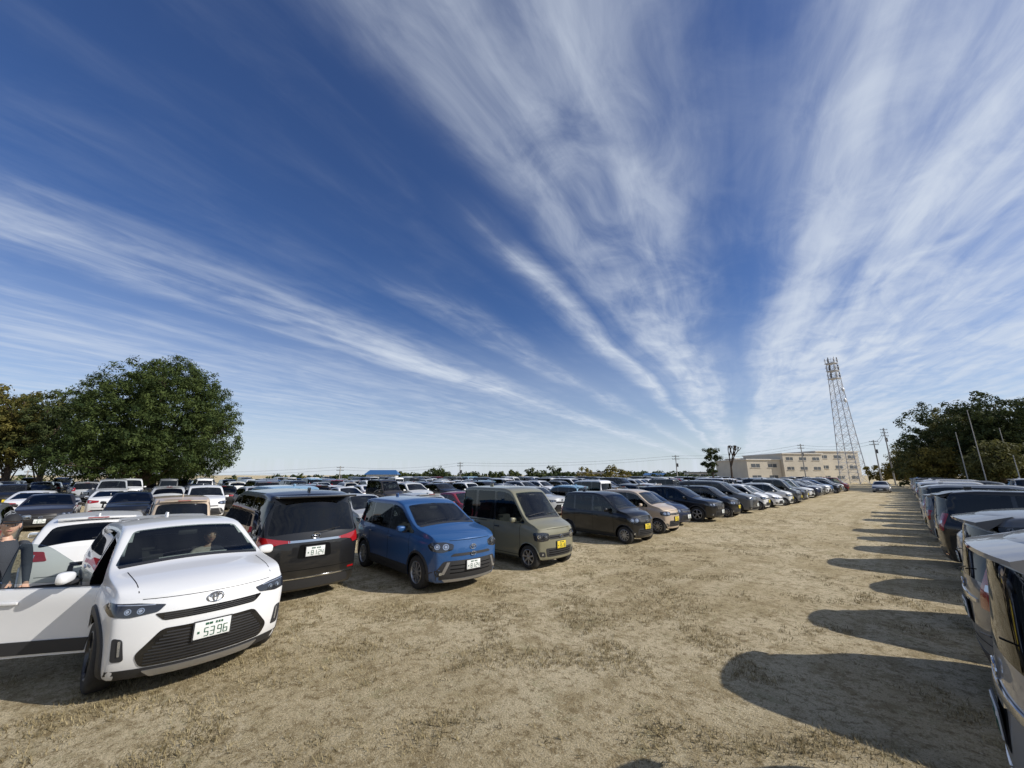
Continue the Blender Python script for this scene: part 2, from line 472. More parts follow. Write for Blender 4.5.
        for O,U,V,pts,D in s.cuts:
            q=co-np.array(O);ins.append((inpoly(q@np.array(U),q@np.array(V),pts),np.array(D)))
        fs=[];ms=[]
        for p in me.polygons:
            vi=tuple(p.vertices);kill=False
            if p.material_index==0:
                nn=np.array(p.normal)
                for I,D in ins:
                    if nn@D<-.15 and all(I[i] for i in vi): kill=True;break
            if kill: continue
            fs.append(vi)
            mi=p.material_index
            if mi==0 and p.normal.z<-.7: mi=BLACK
            ms.append(mi)
        A.add([tuple(c) for c in co],fs,ms)
        for c in cs: bpy.data.objects.remove(c)
        bpy.data.objects.remove(o)
        return A.mesh(name,CM,ang=38)
def gfront(c,light,grille,lower,pz,kei=False,ang=.6,gm=BLACK,chrome=False):
    c.FD(light,ang,HEAD,rnd=.04,off=.006,inset=.010,inset_mi=FRIT,step=.05)
    cy=sum(p[1] for p in light)/len(light);cz=sum(p[2] for p in light)/len(light);ca=sum(p[0] for p in light)/len(light)
    hz=(max(p[2] for p in light)-min(p[2] for p in light))*.5
    c.lamp(ca-.05,cy-.09,cz,min(.055,hz*.62),ang);c.lamp(ca+.04,cy+.05,cz+.005,min(.048,hz*.55),ang)
    if grille:
        w0,w1,z0,z1=grille
        c.F([(-w0,z0),(w0,z0),(w1,z1),(-w1,z1)],gm,sym=False,rnd=.04,off=.006,inset=.014,inset_mi=CHROME if chrome else FRIT)
        n=max(1,int((z1-z0)/.045))
        for i in range(1,n):
            z=z0+(z1-z0)*i/n;w=w0+(w1-w0)*i/n-.03
            c.F([(-w,z-.006),(w,z-.006),(w,z+.006),(-w,z+.006)],CHROME if chrome else GAP,sym=False,off=.014,step=.1)
    w0,w1,z0,z1=lower
    c.F([(-w0,z0),(w0,z0),(w1,z1),(-w1,z1)],BLACK,sym=False,rnd=.05,off=.005)
    for i in range(1,4):
        z=z0+(z1-z0)*i/4;w=min(w0,w1)-.05
        c.F([(-w,z-.007),(w,z-.007),(w,z+.007),(-w,z+.007)],GAP,sym=False,off=.010,step=.1)
    k=c.hw/.85
    c.F([(.56*k,z0),(.74*k,z0+.02),(.76*k,z0+.13),(.60*k,z0+.12)],BLACK,rnd=.03,off=.006)
    c.F([(.64*k,z0+.04),(.69*k,z0+.04),(.69*k,z0+.09),(.64*k,z0+.09)],DRL,rnd=.02,off=.012)
    c.plate(c.frontx(0,pz)+.02,pz,1,kei)
    zz=c.S['top'][-1][1]-.02
    c.F([(-.5*k,zz-.004),(.5*k,zz-.004),(.5*k,zz+.004),(-.5*k,zz+.004)],GAP,sym=False,off=.002,rim=0,step=.1)
    ez=(grille[2]+grille[3])/2 if grille else zz-.08
    ex=c.frontx(0,ez)
    prv=None
    for i in range(17):
        t=2*math.pi*i/16;p=(ex+.02,.06*math.cos(t),ez+.038*math.sin(t))
        if prv: tube(c.A,prv,p,.007,.007,CHROME,5)
        prv=p
    tube(c.A,(ex+.02,-.045,ez+.016),(ex+.02,.045,ez+.016),.006,.006,CHROME,5)
    tube(c.A,(ex+.02,0,ez-.038),(ex+.02,0,ez+.038),.006,.006,CHROME,5)
def grear(c,tail,pz,kei=False,bz=(.24,.42),seam=True,ang=.55):
    c.BD(tail,ang,TAIL,rnd=.03,off=.008,inset=.008,inset_mi=FRIT,step=.05)
    my=sum(p[1] for p in tail)/len(tail);mz=sum(p[2] for p in tail)/len(tail);ma=sum(p[0] for p in tail)/len(tail)
    c.BD([(ma-.01,my-.03,mz-.03),(ma+.01,my+.04,mz-.03),(ma+.01,my+.04,mz+.03),(ma-.01,my-.03,mz+.03)],ang,DRL,rnd=.01,off=.012)
    w=c.hw*.8
    c.B([(-w,bz[0]),(w,bz[0]),(w*.92,bz[1]),(-w*.92,bz[1])],BLACK,sym=False,rnd=.05,off=.006)
    if seam:
        z=bz[1]+.12
        c.B([(-w*.9,z),(w*.9,z),(w*.9,z+.009),(-w*.9,z+.009)],GAP,sym=False,off=.002,rim=0,step=.1)
    c.B([(-.25,pz-.12),(.25,pz-.12),(.23,pz+.12),(-.23,pz+.12)],GAP,sym=False,rnd=.04,off=.002,rim=0)
    c.plate(c.rearx(0,pz)-.02,pz,-1,kei)
    c.B([(-.22,pz+.12),(.22,pz+.12),(.22,pz+.15),(-.22,pz+.15)],CHROME,sym=False,off=.012)
    for sg in(1,-1):
        y0=sg*c.hw*.72
        c.panel([(-c.hx,y0-.07,.34),(-c.hx,y0+.07,.34),(-c.hx,y0+.07,.37),(-c.hx,y0-.07,.37)],(1,0,0),TAIL,off=.012)
    (xb,zb),(xt,zt)=c.S['rw']
    ww=c.hw*c.S['tr']-.10
    if c.S.get('spoiler',True):
        rx=c.rearx(0,zt+.03)
        # lip spoiler: thin tapered wing following the roof
        vs=[];n=12
        for i in range(n+1):
            y=-ww+2*ww*i/n;kx=.12*abs(y/ww)**2.5;zz=c.top(rx+.26)-c.crown*(y/c.hw)**2
            zl=zt+.075-c.crown*(y/c.hw)**2
            vs+=[(rx+.30,y,zz-.01),(rx-.09+kx,y,zl+.018),(rx-.09+kx,y,zl-.012),(rx+.10,y,zl-.06)]
        fs=[]
        for i in range(n):
            for k in range(3): fs.append((i*4+k,i*4+4+k,i*4+5+k,i*4+k+1))
        fs+=[(0,1,2,3),(n*4+3,n*4+2,n*4+1,n*4)]
        c.A.add(vs,fs,PAINT)
        rbox(c.A,(rx-.093,0,zt+.078),(.008,.28,.016),TAIL,.002)
    tube(c.A,(xb-.03,.02,zb+.03),((xb*.8+xt*.2)-.03,-.35,zb*.8+zt*.2),.008,.006,BLACK,5)
def emblem(c,z,rear=False,k=1):
    ex=(c.rearx(0,z)-.012) if rear else c.frontx(0,z)+.012
    for w,hh,dz in((.072,.048,0),(.042,.017,.020),(.019,.042,.0)):
        prv=None
        for i in range(19):
            t=2*math.pi*i/18;p=(ex,w*k*math.cos(t),z+(dz+hh*math.sin(t))*k)
            if prv: tube(c.A,prv,p,.0065,.0065,CHROME,5)
            prv=p
def cuv_custom(c):
    h=c.hx
    c.FD([(.02,.47,.905),(.05,.51,.845),(.16,.70,.815),(.34,.82,.835),(.54,.86,.895),(.44,.83,.945),(.14,.66,.935)],.6,HEAD,rnd=.02,off=.008,inset=.010,inset_mi=FRIT,step=.04)
    c.FD([(.06,.55,.908),(.30,.775,.924),(.30,.775,.932),(.06,.55,.916)],.6,DRL,off=.013,step=.04)
    c.lamp(.13,.63,.868,.028,.6);c.lamp(.20,.71,.868,.026,.6)
    c.F([(-.42,.755),(.42,.755),(.50,.83),(-.50,.83)],FRIT,sym=False,rnd=.03,off=.006)
    for z in(.772,.79,.81): c.F([(-.42,z-.004),(.42,z-.004),(.42,z+.004),(-.42,z+.004)],BLACK,sym=False,off=.014,step=.1)
    c.F([(-.54,.34),(.54,.34),(.60,.46),(.42,.68),(-.42,.68),(-.60,.46)],FRIT,sym=False,rnd=.05,off=.007,inset=.018,inset_mi=BLACK)
    for i in range(10):
        z=.37+.030*i;w=.52-max(0,(z-.46))*.78
        c.F([(-w,z-.006),(w,z-.006),(w,z+.006),(-w,z+.006)],BLACK,sym=False,off=.014,step=.1)
    c.F([(-.80,.19),(.80,.19),(.84,.33),(-.84,.33)],BLACK,sym=False,off=.004)
    c.F([(-.44,.235),(.44,.235),(.52,.305),(-.52,.305)],RIM,sym=False,rnd=.02,off=.014)
    c.FD([(.12,.70,.42),(.20,.78,.42),(.22,.79,.64),(.14,.73,.62)],.5,BLACK,rnd=.03,off=.007)
    c.FD([(.15,.725,.47),(.16,.738,.47),(.17,.75,.61),(.155,.733,.61)],.5,DRL,rnd=.01,off=.014)
    c.plate(c.frontx(0,.60)+.035,.60,1)
    emblem(c,.905,k=1.05)
    for sg in(1,-1):
        c.panel([(h-.20,.62*sg,1),(h-.20,.628*sg,1),(h-1.0,.668*sg,1),(h-1.0,.66*sg,1)],(0,0,-1),GAP,off=.002,rim=0,step=.1)
    c.F([(-.6,.965),(.6,.965),(.6,.971),(-.6,.971)],GAP,sym=False,off=.002,rim=0,step=.1)
    grear(c,[(.02,.30,.93),(.02,.30,1.0),(.30,.86,1.02),(.34,.88,.88),(.08,.62,.90)],.62)
    if c.S.get('open'):
        M=c.doorM
        c.SD([(-.02,.30),(.86,.30),(.90,.5),(.90,.97),(-.09,.995),(-.09,.5)],PAINT,sides=(-1,),M=M,back=.07,off=.0,rim=.07)
        c.sidewin(-.09,.90,GLASS,sides=(-1,),M=M,cut=False)
        c.SD([(.0,.33),(.84,.33),(.86,.46),(.0,.46)],BLACK,sides=(-1,),M=M,off=.012)
        h2=c.bvh.ray_cast(Vector((.06,-3,.86)),Vector((0,1,0)),4)
        rbox(c.A,(.06,h2[0].y-.02,.86),(.19,.025,.03),PAINT,.01,M)
def mpv_custom(c):
    c.F([(-.80,.20),(.80,.20),(.80,.36),(.62,.60),(-.62,.60),(-.80,.36)],BLACK,sym=False,rnd=.05,off=.003)
    gfront(c,[(.06,.44,.90),(.05,.46,.80),(.15,.66,.76),(.34,.80,.79),(.42,.83,.88),(.32,.78,.945),(.14,.6,.945)],(.50,.44,.68,.73),(.62,.54,.31,.58),.50)
    c.F([(-.56,.215),(.56,.215),(.62,.265),(-.62,.265)],RIM,sym=False,off=.012)
    c.F([(-.66,.36),(-.60,.36),(-.50,.58),(-.56,.58)],RIM,off=.010,rnd=.01)
    emblem(c,.83)
    grear(c,[(.03,.62,.95),(.2,.80,.95),(.3,.82,1.2),(.1,.66,1.2)],.75)
def kvan_custom(c):
    gfront(c,[(.03,.42,.84),(.03,.42,.68),(.10,.60,.66),(.28,.70,.68),(.30,.71,.86),(.08,.58,.87)],(.40,.40,.70,.80),(.45,.50,.30,.50),.56,kei=True)
    grear(c,[(.02,.58,.55),(.08,.70,.55),(.1,.70,.85),(.02,.6,.85)],.52,kei=True)
    c.SD([(-1.5,1.02),(-.35,1.02),(-.35,1.035),(-1.5,1.035)],GAP,off=.002,rim=0)
def kei_custom(c):
    gfront(c,[(.03,.40,.82),(.03,.38,.70),(.12,.60,.67),(.30,.70,.70),(.34,.71,.83),(.1,.6,.86)],(.34,.36,.70,.78),(.48,.44,.28,.50),.56,kei=True)
    grear(c,[(.02,.58,.72),(.10,.70,.72),(.16,.70,1.05),(.05,.6,1.05)],.66,kei=True)
def hatch_custom(c):
    gfront(c,[(.04,.44,.70),(.04,.46,.60),(.2,.68,.58),(.46,.80,.64),(.58,.82,.76),(.3,.72,.74)],(.40,.44,.60,.66),(.55,.46,.26,.50),.42)
    grear(c,[(.04,.52,.80),(.2,.78,.80),(.34,.80,.97),(.12,.56,.95)],.60)
def suv_custom(c):
    gfront(c,[(.03,.48,.86),(.05,.50,.76),(.2,.74,.75),(.48,.88,.80),(.56,.89,.88),(.26,.76,.90)],(.46,.52,.60,.84),(.62,.58,.30,.54),.50,chrome=True)
    grear(c,[(.02,.44,.92),(.02,.44,1.02),(.28,.86,1.08),(.34,.88,.95),(.1,.66,.90)],.74)
def van_custom(c):
    gfront(c,[(.03,.48,.92),(.05,.50,.80),(.14,.70,.80),(.34,.80,.82),(.38,.81,.94),(.16,.70,.95)],(.60,.54,.42,.78),(.62,.64,.26,.38),.50,chrome=True)
    grear(c,[(.03,.60,.90),(.14,.78,.90),(.22,.79,1.32),(.10,.64,1.32)],.78)
    emblem(c,1.04,rear=True)
    c.B([(-.50,.93),(.50,.93),(.50,.965),(-.50,.965)],CHROME,sym=False,off=.014)
def lfront(c):
    gfront(c,[(.03,.54,.96),(.05,.56,.86),(.14,.74,.84),(.34,.86,.86),(.38,.87,.98),(.16,.74,.99)],(.66,.60,.40,.92),(.66,.68,.24,.36),.50,chrome=True)
def nvan_custom(c):
    lfront(c)
    grear(c,[(.04,.70,1.06),(.12,.82,1.04),(.28,.90,1.06),(.34,.90,1.42),(.20,.84,1.44),(.12,.78,1.2)],.74,bz=(.22,.38),ang=.5)
    emblem(c,1.02,rear=True,k=1.2)
    c.B([(-.60,.90),(.60,.90),(.60,.95),(-.60,.95)],CHROME,sym=False,off=.016)
    c.BD([(.0,.02,.42),(.0,.02,.46),(.14,.78,.48),(.34,.90,.50),(.34,.90,.455),(.14,.78,.44)],.45,CHROME,off=.014,step=.05)
    c.BD([(.03,.62,.52),(.1,.76,.52),(.1,.76,.60),(.03,.62,.58)],.4,TAIL,rnd=.02,off=.010)
def lvan_custom(c):
    lfront(c)
    c.BD([(.10,.42,1.04),(.10,.42,1.075),(.08,.62,1.10),(.36,.90,1.17),(.38,.91,1.04),(.25,.86,.98),(.14,.74,.94),(.12,.72,1.0),(.06,.6,1.03)],.45,TAIL,rnd=.015,off=.010,step=.05)
    c.B([(-.46,1.035),(.46,1.035),(.46,1.075),(-.46,1.075)],CHROME,sym=False,off=.010)
    w=.72
    c.B([(-w,.24),(w,.24),(w*.92,.40),(-w*.92,.40)],BLACK,sym=False,rnd=.05,off=.006)
    c.B([(-.82,.415),(.82,.415),(.82,.435),(-.82,.435)],CHROME,sym=False,off=.01)
    for z in(.56,): c.B([(-.84,z),(.84,z),(.84,z+.01),(-.84,z+.01)],GAP,sym=False,off=.002,rim=0)
    c.B([(-.30,.76),(.30,.76),(.27,.99),(-.27,.99)],GAP,sym=False,rnd=.04,off=.002,rim=0)
    c.plate(c.rearx(0,.87)-.02,.87,-1)
    emblem(c,1.13,rear=True)
    for sg in(1,-1): c.panel([(-c.hx,.76*sg-.1,.48),(-c.hx,.76*sg+.1,.48),(-c.hx,.76*sg+.1,.51),(-c.hx,.76*sg-.1,.51)],(1,0,0),TAIL,off=.01)
    rbox(c.A,(-c.hx+.22,0,1.845),(.36,1.42,.04),PAINT,.018)
    rbox(c.A,(-c.hx+.05,0,1.838),(.012,.4,.016),TAIL,.003)
    tube(c.A,(-2.50,.02,1.20),(-2.47,-.42,1.26),.009,.006,BLACK,5)
def sedan_custom(c):
    gfront(c,[(.04,.46,.66),(.04,.48,.58),(.22,.72,.56),(.5,.85,.62),(.62,.87,.70),(.3,.76,.71)],(.46,.50,.50,.62),(.58,.52,.24,.44),.40)
    grear(c,[(.03,.40,.80),(.03,.40,.90),(.2,.80,.93),(.4,.86,.90),(.3,.85,.78),(.1,.66,.76)],.62)
TYPES={
'cuv':dict(L=4.18,W=1.765,H=1.60,zb=.22,R=.36,tr=.75,xf=1.24,xr=-1.31,clad=True,cw=.095,sh=.40,rails=None,rim=1,kf=.25,
  top=[(-2.09,1.06),(-2.0,1.20),(-1.72,1.48),(-1.4,1.56),(-.6,1.60),(-.05,1.595),(.20,1.56),(.90,1.20),(1.02,1.165),(1.7,1.12),(1.95,1.075),(2.09,1.01)],
  belt=[(-2.09,.97),(-1.9,1.14),(-1.2,1.10),(0,1.03),(.9,1.01),(1.5,1.00),(1.9,.97),(2.09,.92)],
  fp=[(.2,-.09),(.4,.0),(.66,.0),(.86,-.02),(1.0,-.07)],rp=[(.2,.1),(.45,0),(.7,.0),(1.0,.05)],
  ws=((.88,1.22),(.24,1.54)),rw=((-1.97,1.20),(-1.70,1.47)),side=[(-.09,.88),(-.98,-.15),(-1.5,-1.05)],doors=[.88,-.11,-.98],mx=.58,custom=cuv_custom,mmat=PAINT),
'mpv':dict(L=4.26,W=1.695,H=1.70,zb=.19,R=.325,tr=.84,xf=1.30,xr=-1.40,clad=True,cw=.055,sh=.40,rim=2,kf=.20,
  top=[(-2.13,1.52),(-1.98,1.64),(-1.4,1.70),(.05,1.70),(.42,1.63),(1.18,1.22),(1.30,1.18),(1.82,1.11),(2.05,1.05),(2.13,.99)],
  belt=[(-2.13,1.07),(-1.2,1.05),(0,1.01),(1.2,1.02),(1.8,.98),(2.13,.91)],
  fp=[(.2,-.06),(.4,.0),(.75,.0),(1.0,-.05)],rp=[(.2,.1),(.45,0),(.9,.03),(1.6,.18)],
  ws=((1.16,1.24),(.47,1.60)),rw=((-2.09,1.10),(-1.93,1.54)),side=[(-.05,1.08),(-1.05,-.12),(-1.85,-1.12)],doors=[.95,-.08,-1.08],mx=.75,custom=mpv_custom,rows=[.05,-.8]),
'kvan':dict(L=3.395,W=1.475,H=1.93,zb=.21,R=.28,tr=.88,xf=1.22,xr=-1.16,rim=3,kf=.14,kr=.08,crown=.03,kws=.06,pf=.05,pr=.02,
  top=[(-1.70,1.84),(-1.62,1.90),(-1.2,1.93),(.3,1.925),(.62,1.85),(1.18,1.16),(1.28,1.11),(1.58,1.04),(1.70,.96)],
  belt=[(-1.7,1.06),(0,1.04),(1.1,1.02),(1.5,.97),(1.7,.90)],
  fp=[(.2,-.05),(.4,0),(.8,0),(1.0,-.05)],rp=[(.2,.04),(.45,0),(1.0,.02),(1.9,.10)],
  ws=((1.16,1.19),(.66,1.81)),rw=((-1.67,1.12),(-1.60,1.72)),side=[(.0,1.08),(-.78,-.08),(-1.5,-.88)],doors=[.95,-.04,-.83],mx=.80,custom=kvan_custom,spoiler=False,rows=[.1],hmat=BLACK),
'kei':dict(L=3.395,W=1.475,H=1.65,zb=.19,R=.28,tr=.84,xf=1.22,xr=-1.2,rim=2,kf=.18,kr=.09,crown=.035,kws=.07,
  top=[(-1.70,1.44),(-1.58,1.57),(-1.1,1.64),(.0,1.65),(.38,1.58),(1.0,1.12),(1.10,1.08),(1.5,1.01),(1.70,.90)],
  belt=[(-1.7,1.02),(0,.97),(1.0,.96),(1.5,.92),(1.7,.83)],
  fp=[(.2,-.05),(.4,0),(.7,0),(.92,-.06)],rp=[(.2,.05),(.45,0),(.9,.02),(1.55,.14)],
  ws=((.98,1.15),(.42,1.55)),rw=((-1.66,1.06),(-1.55,1.47)),side=[(-.02,.92),(-.85,-.1),(-1.42,-.92)],doors=[.82,-.06,-.88],mx=.62,custom=kei_custom,rows=[.05,-.75]),
'hatch':dict(L=3.95,W=1.69,H=1.50,zb=.18,R=.305,tr=.74,xf=1.17,xr=-1.33,rim=0,kf=.28,
  top=[(-1.98,1.0),(-1.9,1.10),(-1.62,1.38),(-1.2,1.46),(-.4,1.50),(.05,1.48),(1.0,1.04),(1.12,1.0),(1.65,.90),(1.98,.74)],
  belt=[(-1.98,.90),(-1.7,1.02),(0,.94),(1.0,.89),(1.6,.80),(1.98,.66)],
  fp=[(.2,-.06),(.4,0),(.6,-.02),(.8,-.08)],rp=[(.2,.1),(.45,0),(.7,0),(1.0,.05)],
  ws=((.98,1.06),(.12,1.44)),rw=((-1.88,1.10),(-1.60,1.38)),side=[(-.08,.92),(-.98,-.14),(-1.4,-1.05)],doors=[.85,-.11,-.95],mx=.60,custom=hatch_custom),
'suv':dict(L=4.60,W=1.85,H=1.69,zb=.22,R=.355,tr=.76,xf=1.37,xr=-1.33,clad=True,cw=.05,rails=CHROME,rim=0,kf=.26,
  top=[(-2.3,1.08),(-2.2,1.22),(-1.92,1.54),(-1.5,1.64),(-.4,1.69),(.15,1.66),(.42,1.60),(1.2,1.17),(1.32,1.13),(1.95,1.04),(2.2,.98),(2.3,.92)],
  belt=[(-2.3,1.0),(-2.0,1.16),(-1,1.10),(0,1.06),(1.1,1.03),(1.8,.97),(2.3,.84)],
  fp=[(.2,-.08),(.45,0),(.8,0),(1.0,-.06)],rp=[(.2,.1),(.5,0),(.9,0),(1.2,.06)],
  ws=((1.18,1.20),(.44,1.57)),rw=((-2.19,1.22),(-1.92,1.52)),side=[(-.08,1.1),(-1.05,-.14),(-1.75,-1.12)],doors=[1.0,-.11,-1.02],mx=.82,custom=suv_custom,rows=[.05,-.9]),
'van':dict(L=4.70,W=1.73,H=1.90,zb=.19,R=.325,tr=.84,xf=1.42,xr=-1.43,rim=2,kf=.20,crown=.035,
  top=[(-2.35,1.68),(-2.22,1.83),(-1.6,1.9),(.1,1.895),(.62,1.82),(1.5,1.19),(1.62,1.15),(2.1,1.06),(2.35,.95)],
  belt=[(-2.35,1.10),(0,1.05),(1.4,1.04),(2.0,.98),(2.35,.88)],
  fp=[(.2,-.05),(.4,0),(.8,0),(1.0,-.05)],rp=[(.2,.08),(.5,0),(1.0,.02),(1.85,.16)],
  ws=((1.48,1.21),(.66,1.79)),rw=((-2.30,1.16),(-2.17,1.68)),side=[(.15,1.38),(-.95,.08),(-2.05,-1.02)],doors=[1.12,.11,-.98],mx=.95,custom=van_custom,rows=[.25,-.6,-1.4]),
'lvan':dict(L=5.0,W=1.85,H=1.94,zb=.19,R=.36,tr=.82,xf=1.55,xr=-1.46,rim=0,kf=.18,crown=.04,kr=.16,
  top=[(-2.5,1.72),(-2.36,1.87),(-1.7,1.94),(.3,1.935),(.85,1.84),(1.6,1.25),(1.72,1.21),(2.25,1.12),(2.5,1.02)],
  belt=[(-2.5,1.16),(0,1.10),(1.5,1.10),(2.1,1.04),(2.5,.94)],
  fp=[(.2,-.05),(.4,0),(.8,0),(1.0,-.04)],rp=[(.2,.1),(.5,0),(1.0,.03),(1.85,.2)],
  ws=((1.56,1.28),(.88,1.80)),rw=((-2.45,1.22),(-2.27,1.74)),rwb=.78,side=[(.25,1.45),(-.95,.18),(-2.1,-1.02)],doors=[1.2,.22,-.98],mx=1.0,custom=lvan_custom,rows=[.35,-.5,-1.5],spoiler=False),
'sedan':dict(L=4.60,W=1.78,H=1.45,zb=.17,R=.32,tr=.70,xf=1.42,xr=-1.33,rim=0,kf=.30,
  top=[(-2.3,.93),(-2.22,1.02),(-1.85,1.07),(-1.1,1.37),(-.6,1.44),(-.1,1.45),(.3,1.40),(1.15,1.0),(1.25,.965),(1.95,.85),(2.3,.68)],
  belt=[(-2.3,.86),(-2.1,.97),(-1.4,.98),(0,.92),(1.1,.87),(1.8,.78),(2.3,.61)],
  fp=[(.2,-.06),(.4,0),(.55,-.02),(.75,-.08)],rp=[(.2,.1),(.45,0),(.8,0),(1.0,.04)],
  ws=((1.12,1.02),(.30,1.38)),rw=((-1.80,1.09),(-1.14,1.36)),side=[(-.08,1.05),(-1.0,-.14),(-1.35,-1.07)],doors=[.98,-.11,-.98],mx=.74,custom=sedan_custom,rgl=GLASS,spoiler=False)}
nv_=dict(TYPES['lvan']);nv_.update(custom=nvan_custom,spoiler=True,kr=.14,rp=[(.2,.1),(.45,-.02),(.6,-.01),(1.0,.04),(1.85,.14)],rw=((-2.46,1.18),(-2.33,1.70)))
TYPES['nvan']=nv_
MESH={}
for k,S in TYPES.items():
    MESH[k]=Car(S).finish('car_'+k)
S=dict(TYPES['cuv']);S['open']=True
S['doorpoly']=[(-.02,.32),(.82,.32),(.86,.5),(.86,1.02),(.28,1.38),(-.09,1.42),(-.09,.5)]
c=Car(S)
hinge=Vector((.88,-c.hw*.93,0))
c.doorM=Matrix.Translation(hinge)@Matrix.Rotation(math.radians(54),4,'Z')@Matrix.Translation(-hinge)
MESH['cuv_open']=c.finish('car_cuv_open')
def place(kind,lat,along,col,facing=0,end='front',name='parked_car'):
    o=bpy.data.objects.new(name,MESH[kind]);COL.objects.link(o)
    a=math.radians(facing);L=TYPES[kind.replace('_open','')]['L']/2
    s=-1 if end=='front' else 1
    o.location=(lat+s*L*math.cos(a),along+s*L*math.sin(a),0);o.rotation_euler=(0,0,a);o.color=(*col,1)
    return o
WHITE=(.72,.72,.72);PEARL=(.66,.66,.64);SILV=(.38,.39,.40);GREY=(.12,.125,.13);BLK=(.006,.006,.007);NAVY=(.010,.018,.05)
BLUE=(.020,.080,.22);KHAKI=(.20,.19,.13);RED=(.20,.012,.02);BEIGE=(.50,.40,.30);BROWN=(.022,.018,.016);LBLUE=(.25,.42,.55)
near_car=place('cuv_open',-5.78,.98,WHITE,5.5)
place('lvan',-8.1,2.80,BLK,180,end='rear')
place('mpv',-6.58,5.36,BLUE,-2)
place('kvan',-6.53,8.15,KHAKI,0)
place('kei',-6.65,13.0,BLK,-3)
place('kei',-6.95,16.05,BEIGE,0)
place('hatch',-7.5,18.7,NAVY,0)
place('suv',-6.95,21.5,BLK,0)
place('kei',-7.05,24.5,BLK,0)
place('van',-6.95,27.7,GREY,0)
place('kei',-7.05,30.9,WHITE,0)
place('hatch',-6.85,33.8,WHITE,0)
cols=[WHITE]*7+[PEARL]*3+[SILV]*6+[BLK]*7+[GREY]*4+[NAVY,RED,BROWN,LBLUE,BLUE]
kinds=['kei','kei','hatch','suv','van','mpv','sedan','cuv','lvan','kvan']
y=36.6
while y<80:
    k=random.choice(kinds);place(k,-6.95+random.uniform(-.3,.3),y,random.choice(cols),random.uniform(-2,2));y+=random.uniform(2.5,3.0)
# right row (rears toward the aisle)
place('nvan',.13,4.30,(.27,.265,.26),0,end='rear')
y=7.2
first=[('van',GREY,.20),('kei',SILV,.35),('hatch',SILV,.4),('van',BLK,.3),('mpv',WHITE,.3),('kei',GREY,.3),('van',SILV,.2),('hatch',BLK,.3),('kvan',WHITE,.2)]
i=0
while y<77:
    k,cc,la=first[i] if i<len(first) else (random.choice(kinds),random.choice(cols),.5)
    place(k,la-.016*(y-7)+random.uniform(-.1,.1),y,cc,random.uniform(-2,2),end='rear');y+=random.uniform(2.6,3.0);i+=1
y=3
while y<75:
    place(random.choice(kinds),11.2+random.uniform(-.2,.2),y,random.choice(cols),0);y+=random.uniform(2.6,3.2)
# rows behind
place('hatch',-10.7,-.20,WHITE,180,end='rear')
def row(lat,y0,y1,face,cc=cols):
    y=y0
    while y<y1:
        if random.random()<.96:
            f=face if random.random()<.85 else 180-face
            k=random.choice(kinds);cl=random.choice(cc)
            if f==0: place(k,lat,y,cl,f+random.uniform(-2,2))
            else: place(k,lat-.2,y,cl,180+random.uniform(-2,2),end='rear')
        y+=random.uniform(2.4,2.85)
random.seed(21)
row(-13.8,4.2,100,180)
place('kei',-14.4,1.35,BEIGE,180,end='rear')
row(-14.4,-10.5,-.5,180,[WHITE,SILV,GREY,PEARL])
for lat in(-25.5,-31,-43,-48.5,-60.5,-66,-79):
    row(lat,-18 if lat>-52 else -27,100,0 if lat in(-25.5,-43,-60.5,-79) else 180)
place('sedan',-3.4,71,SILV,-90)
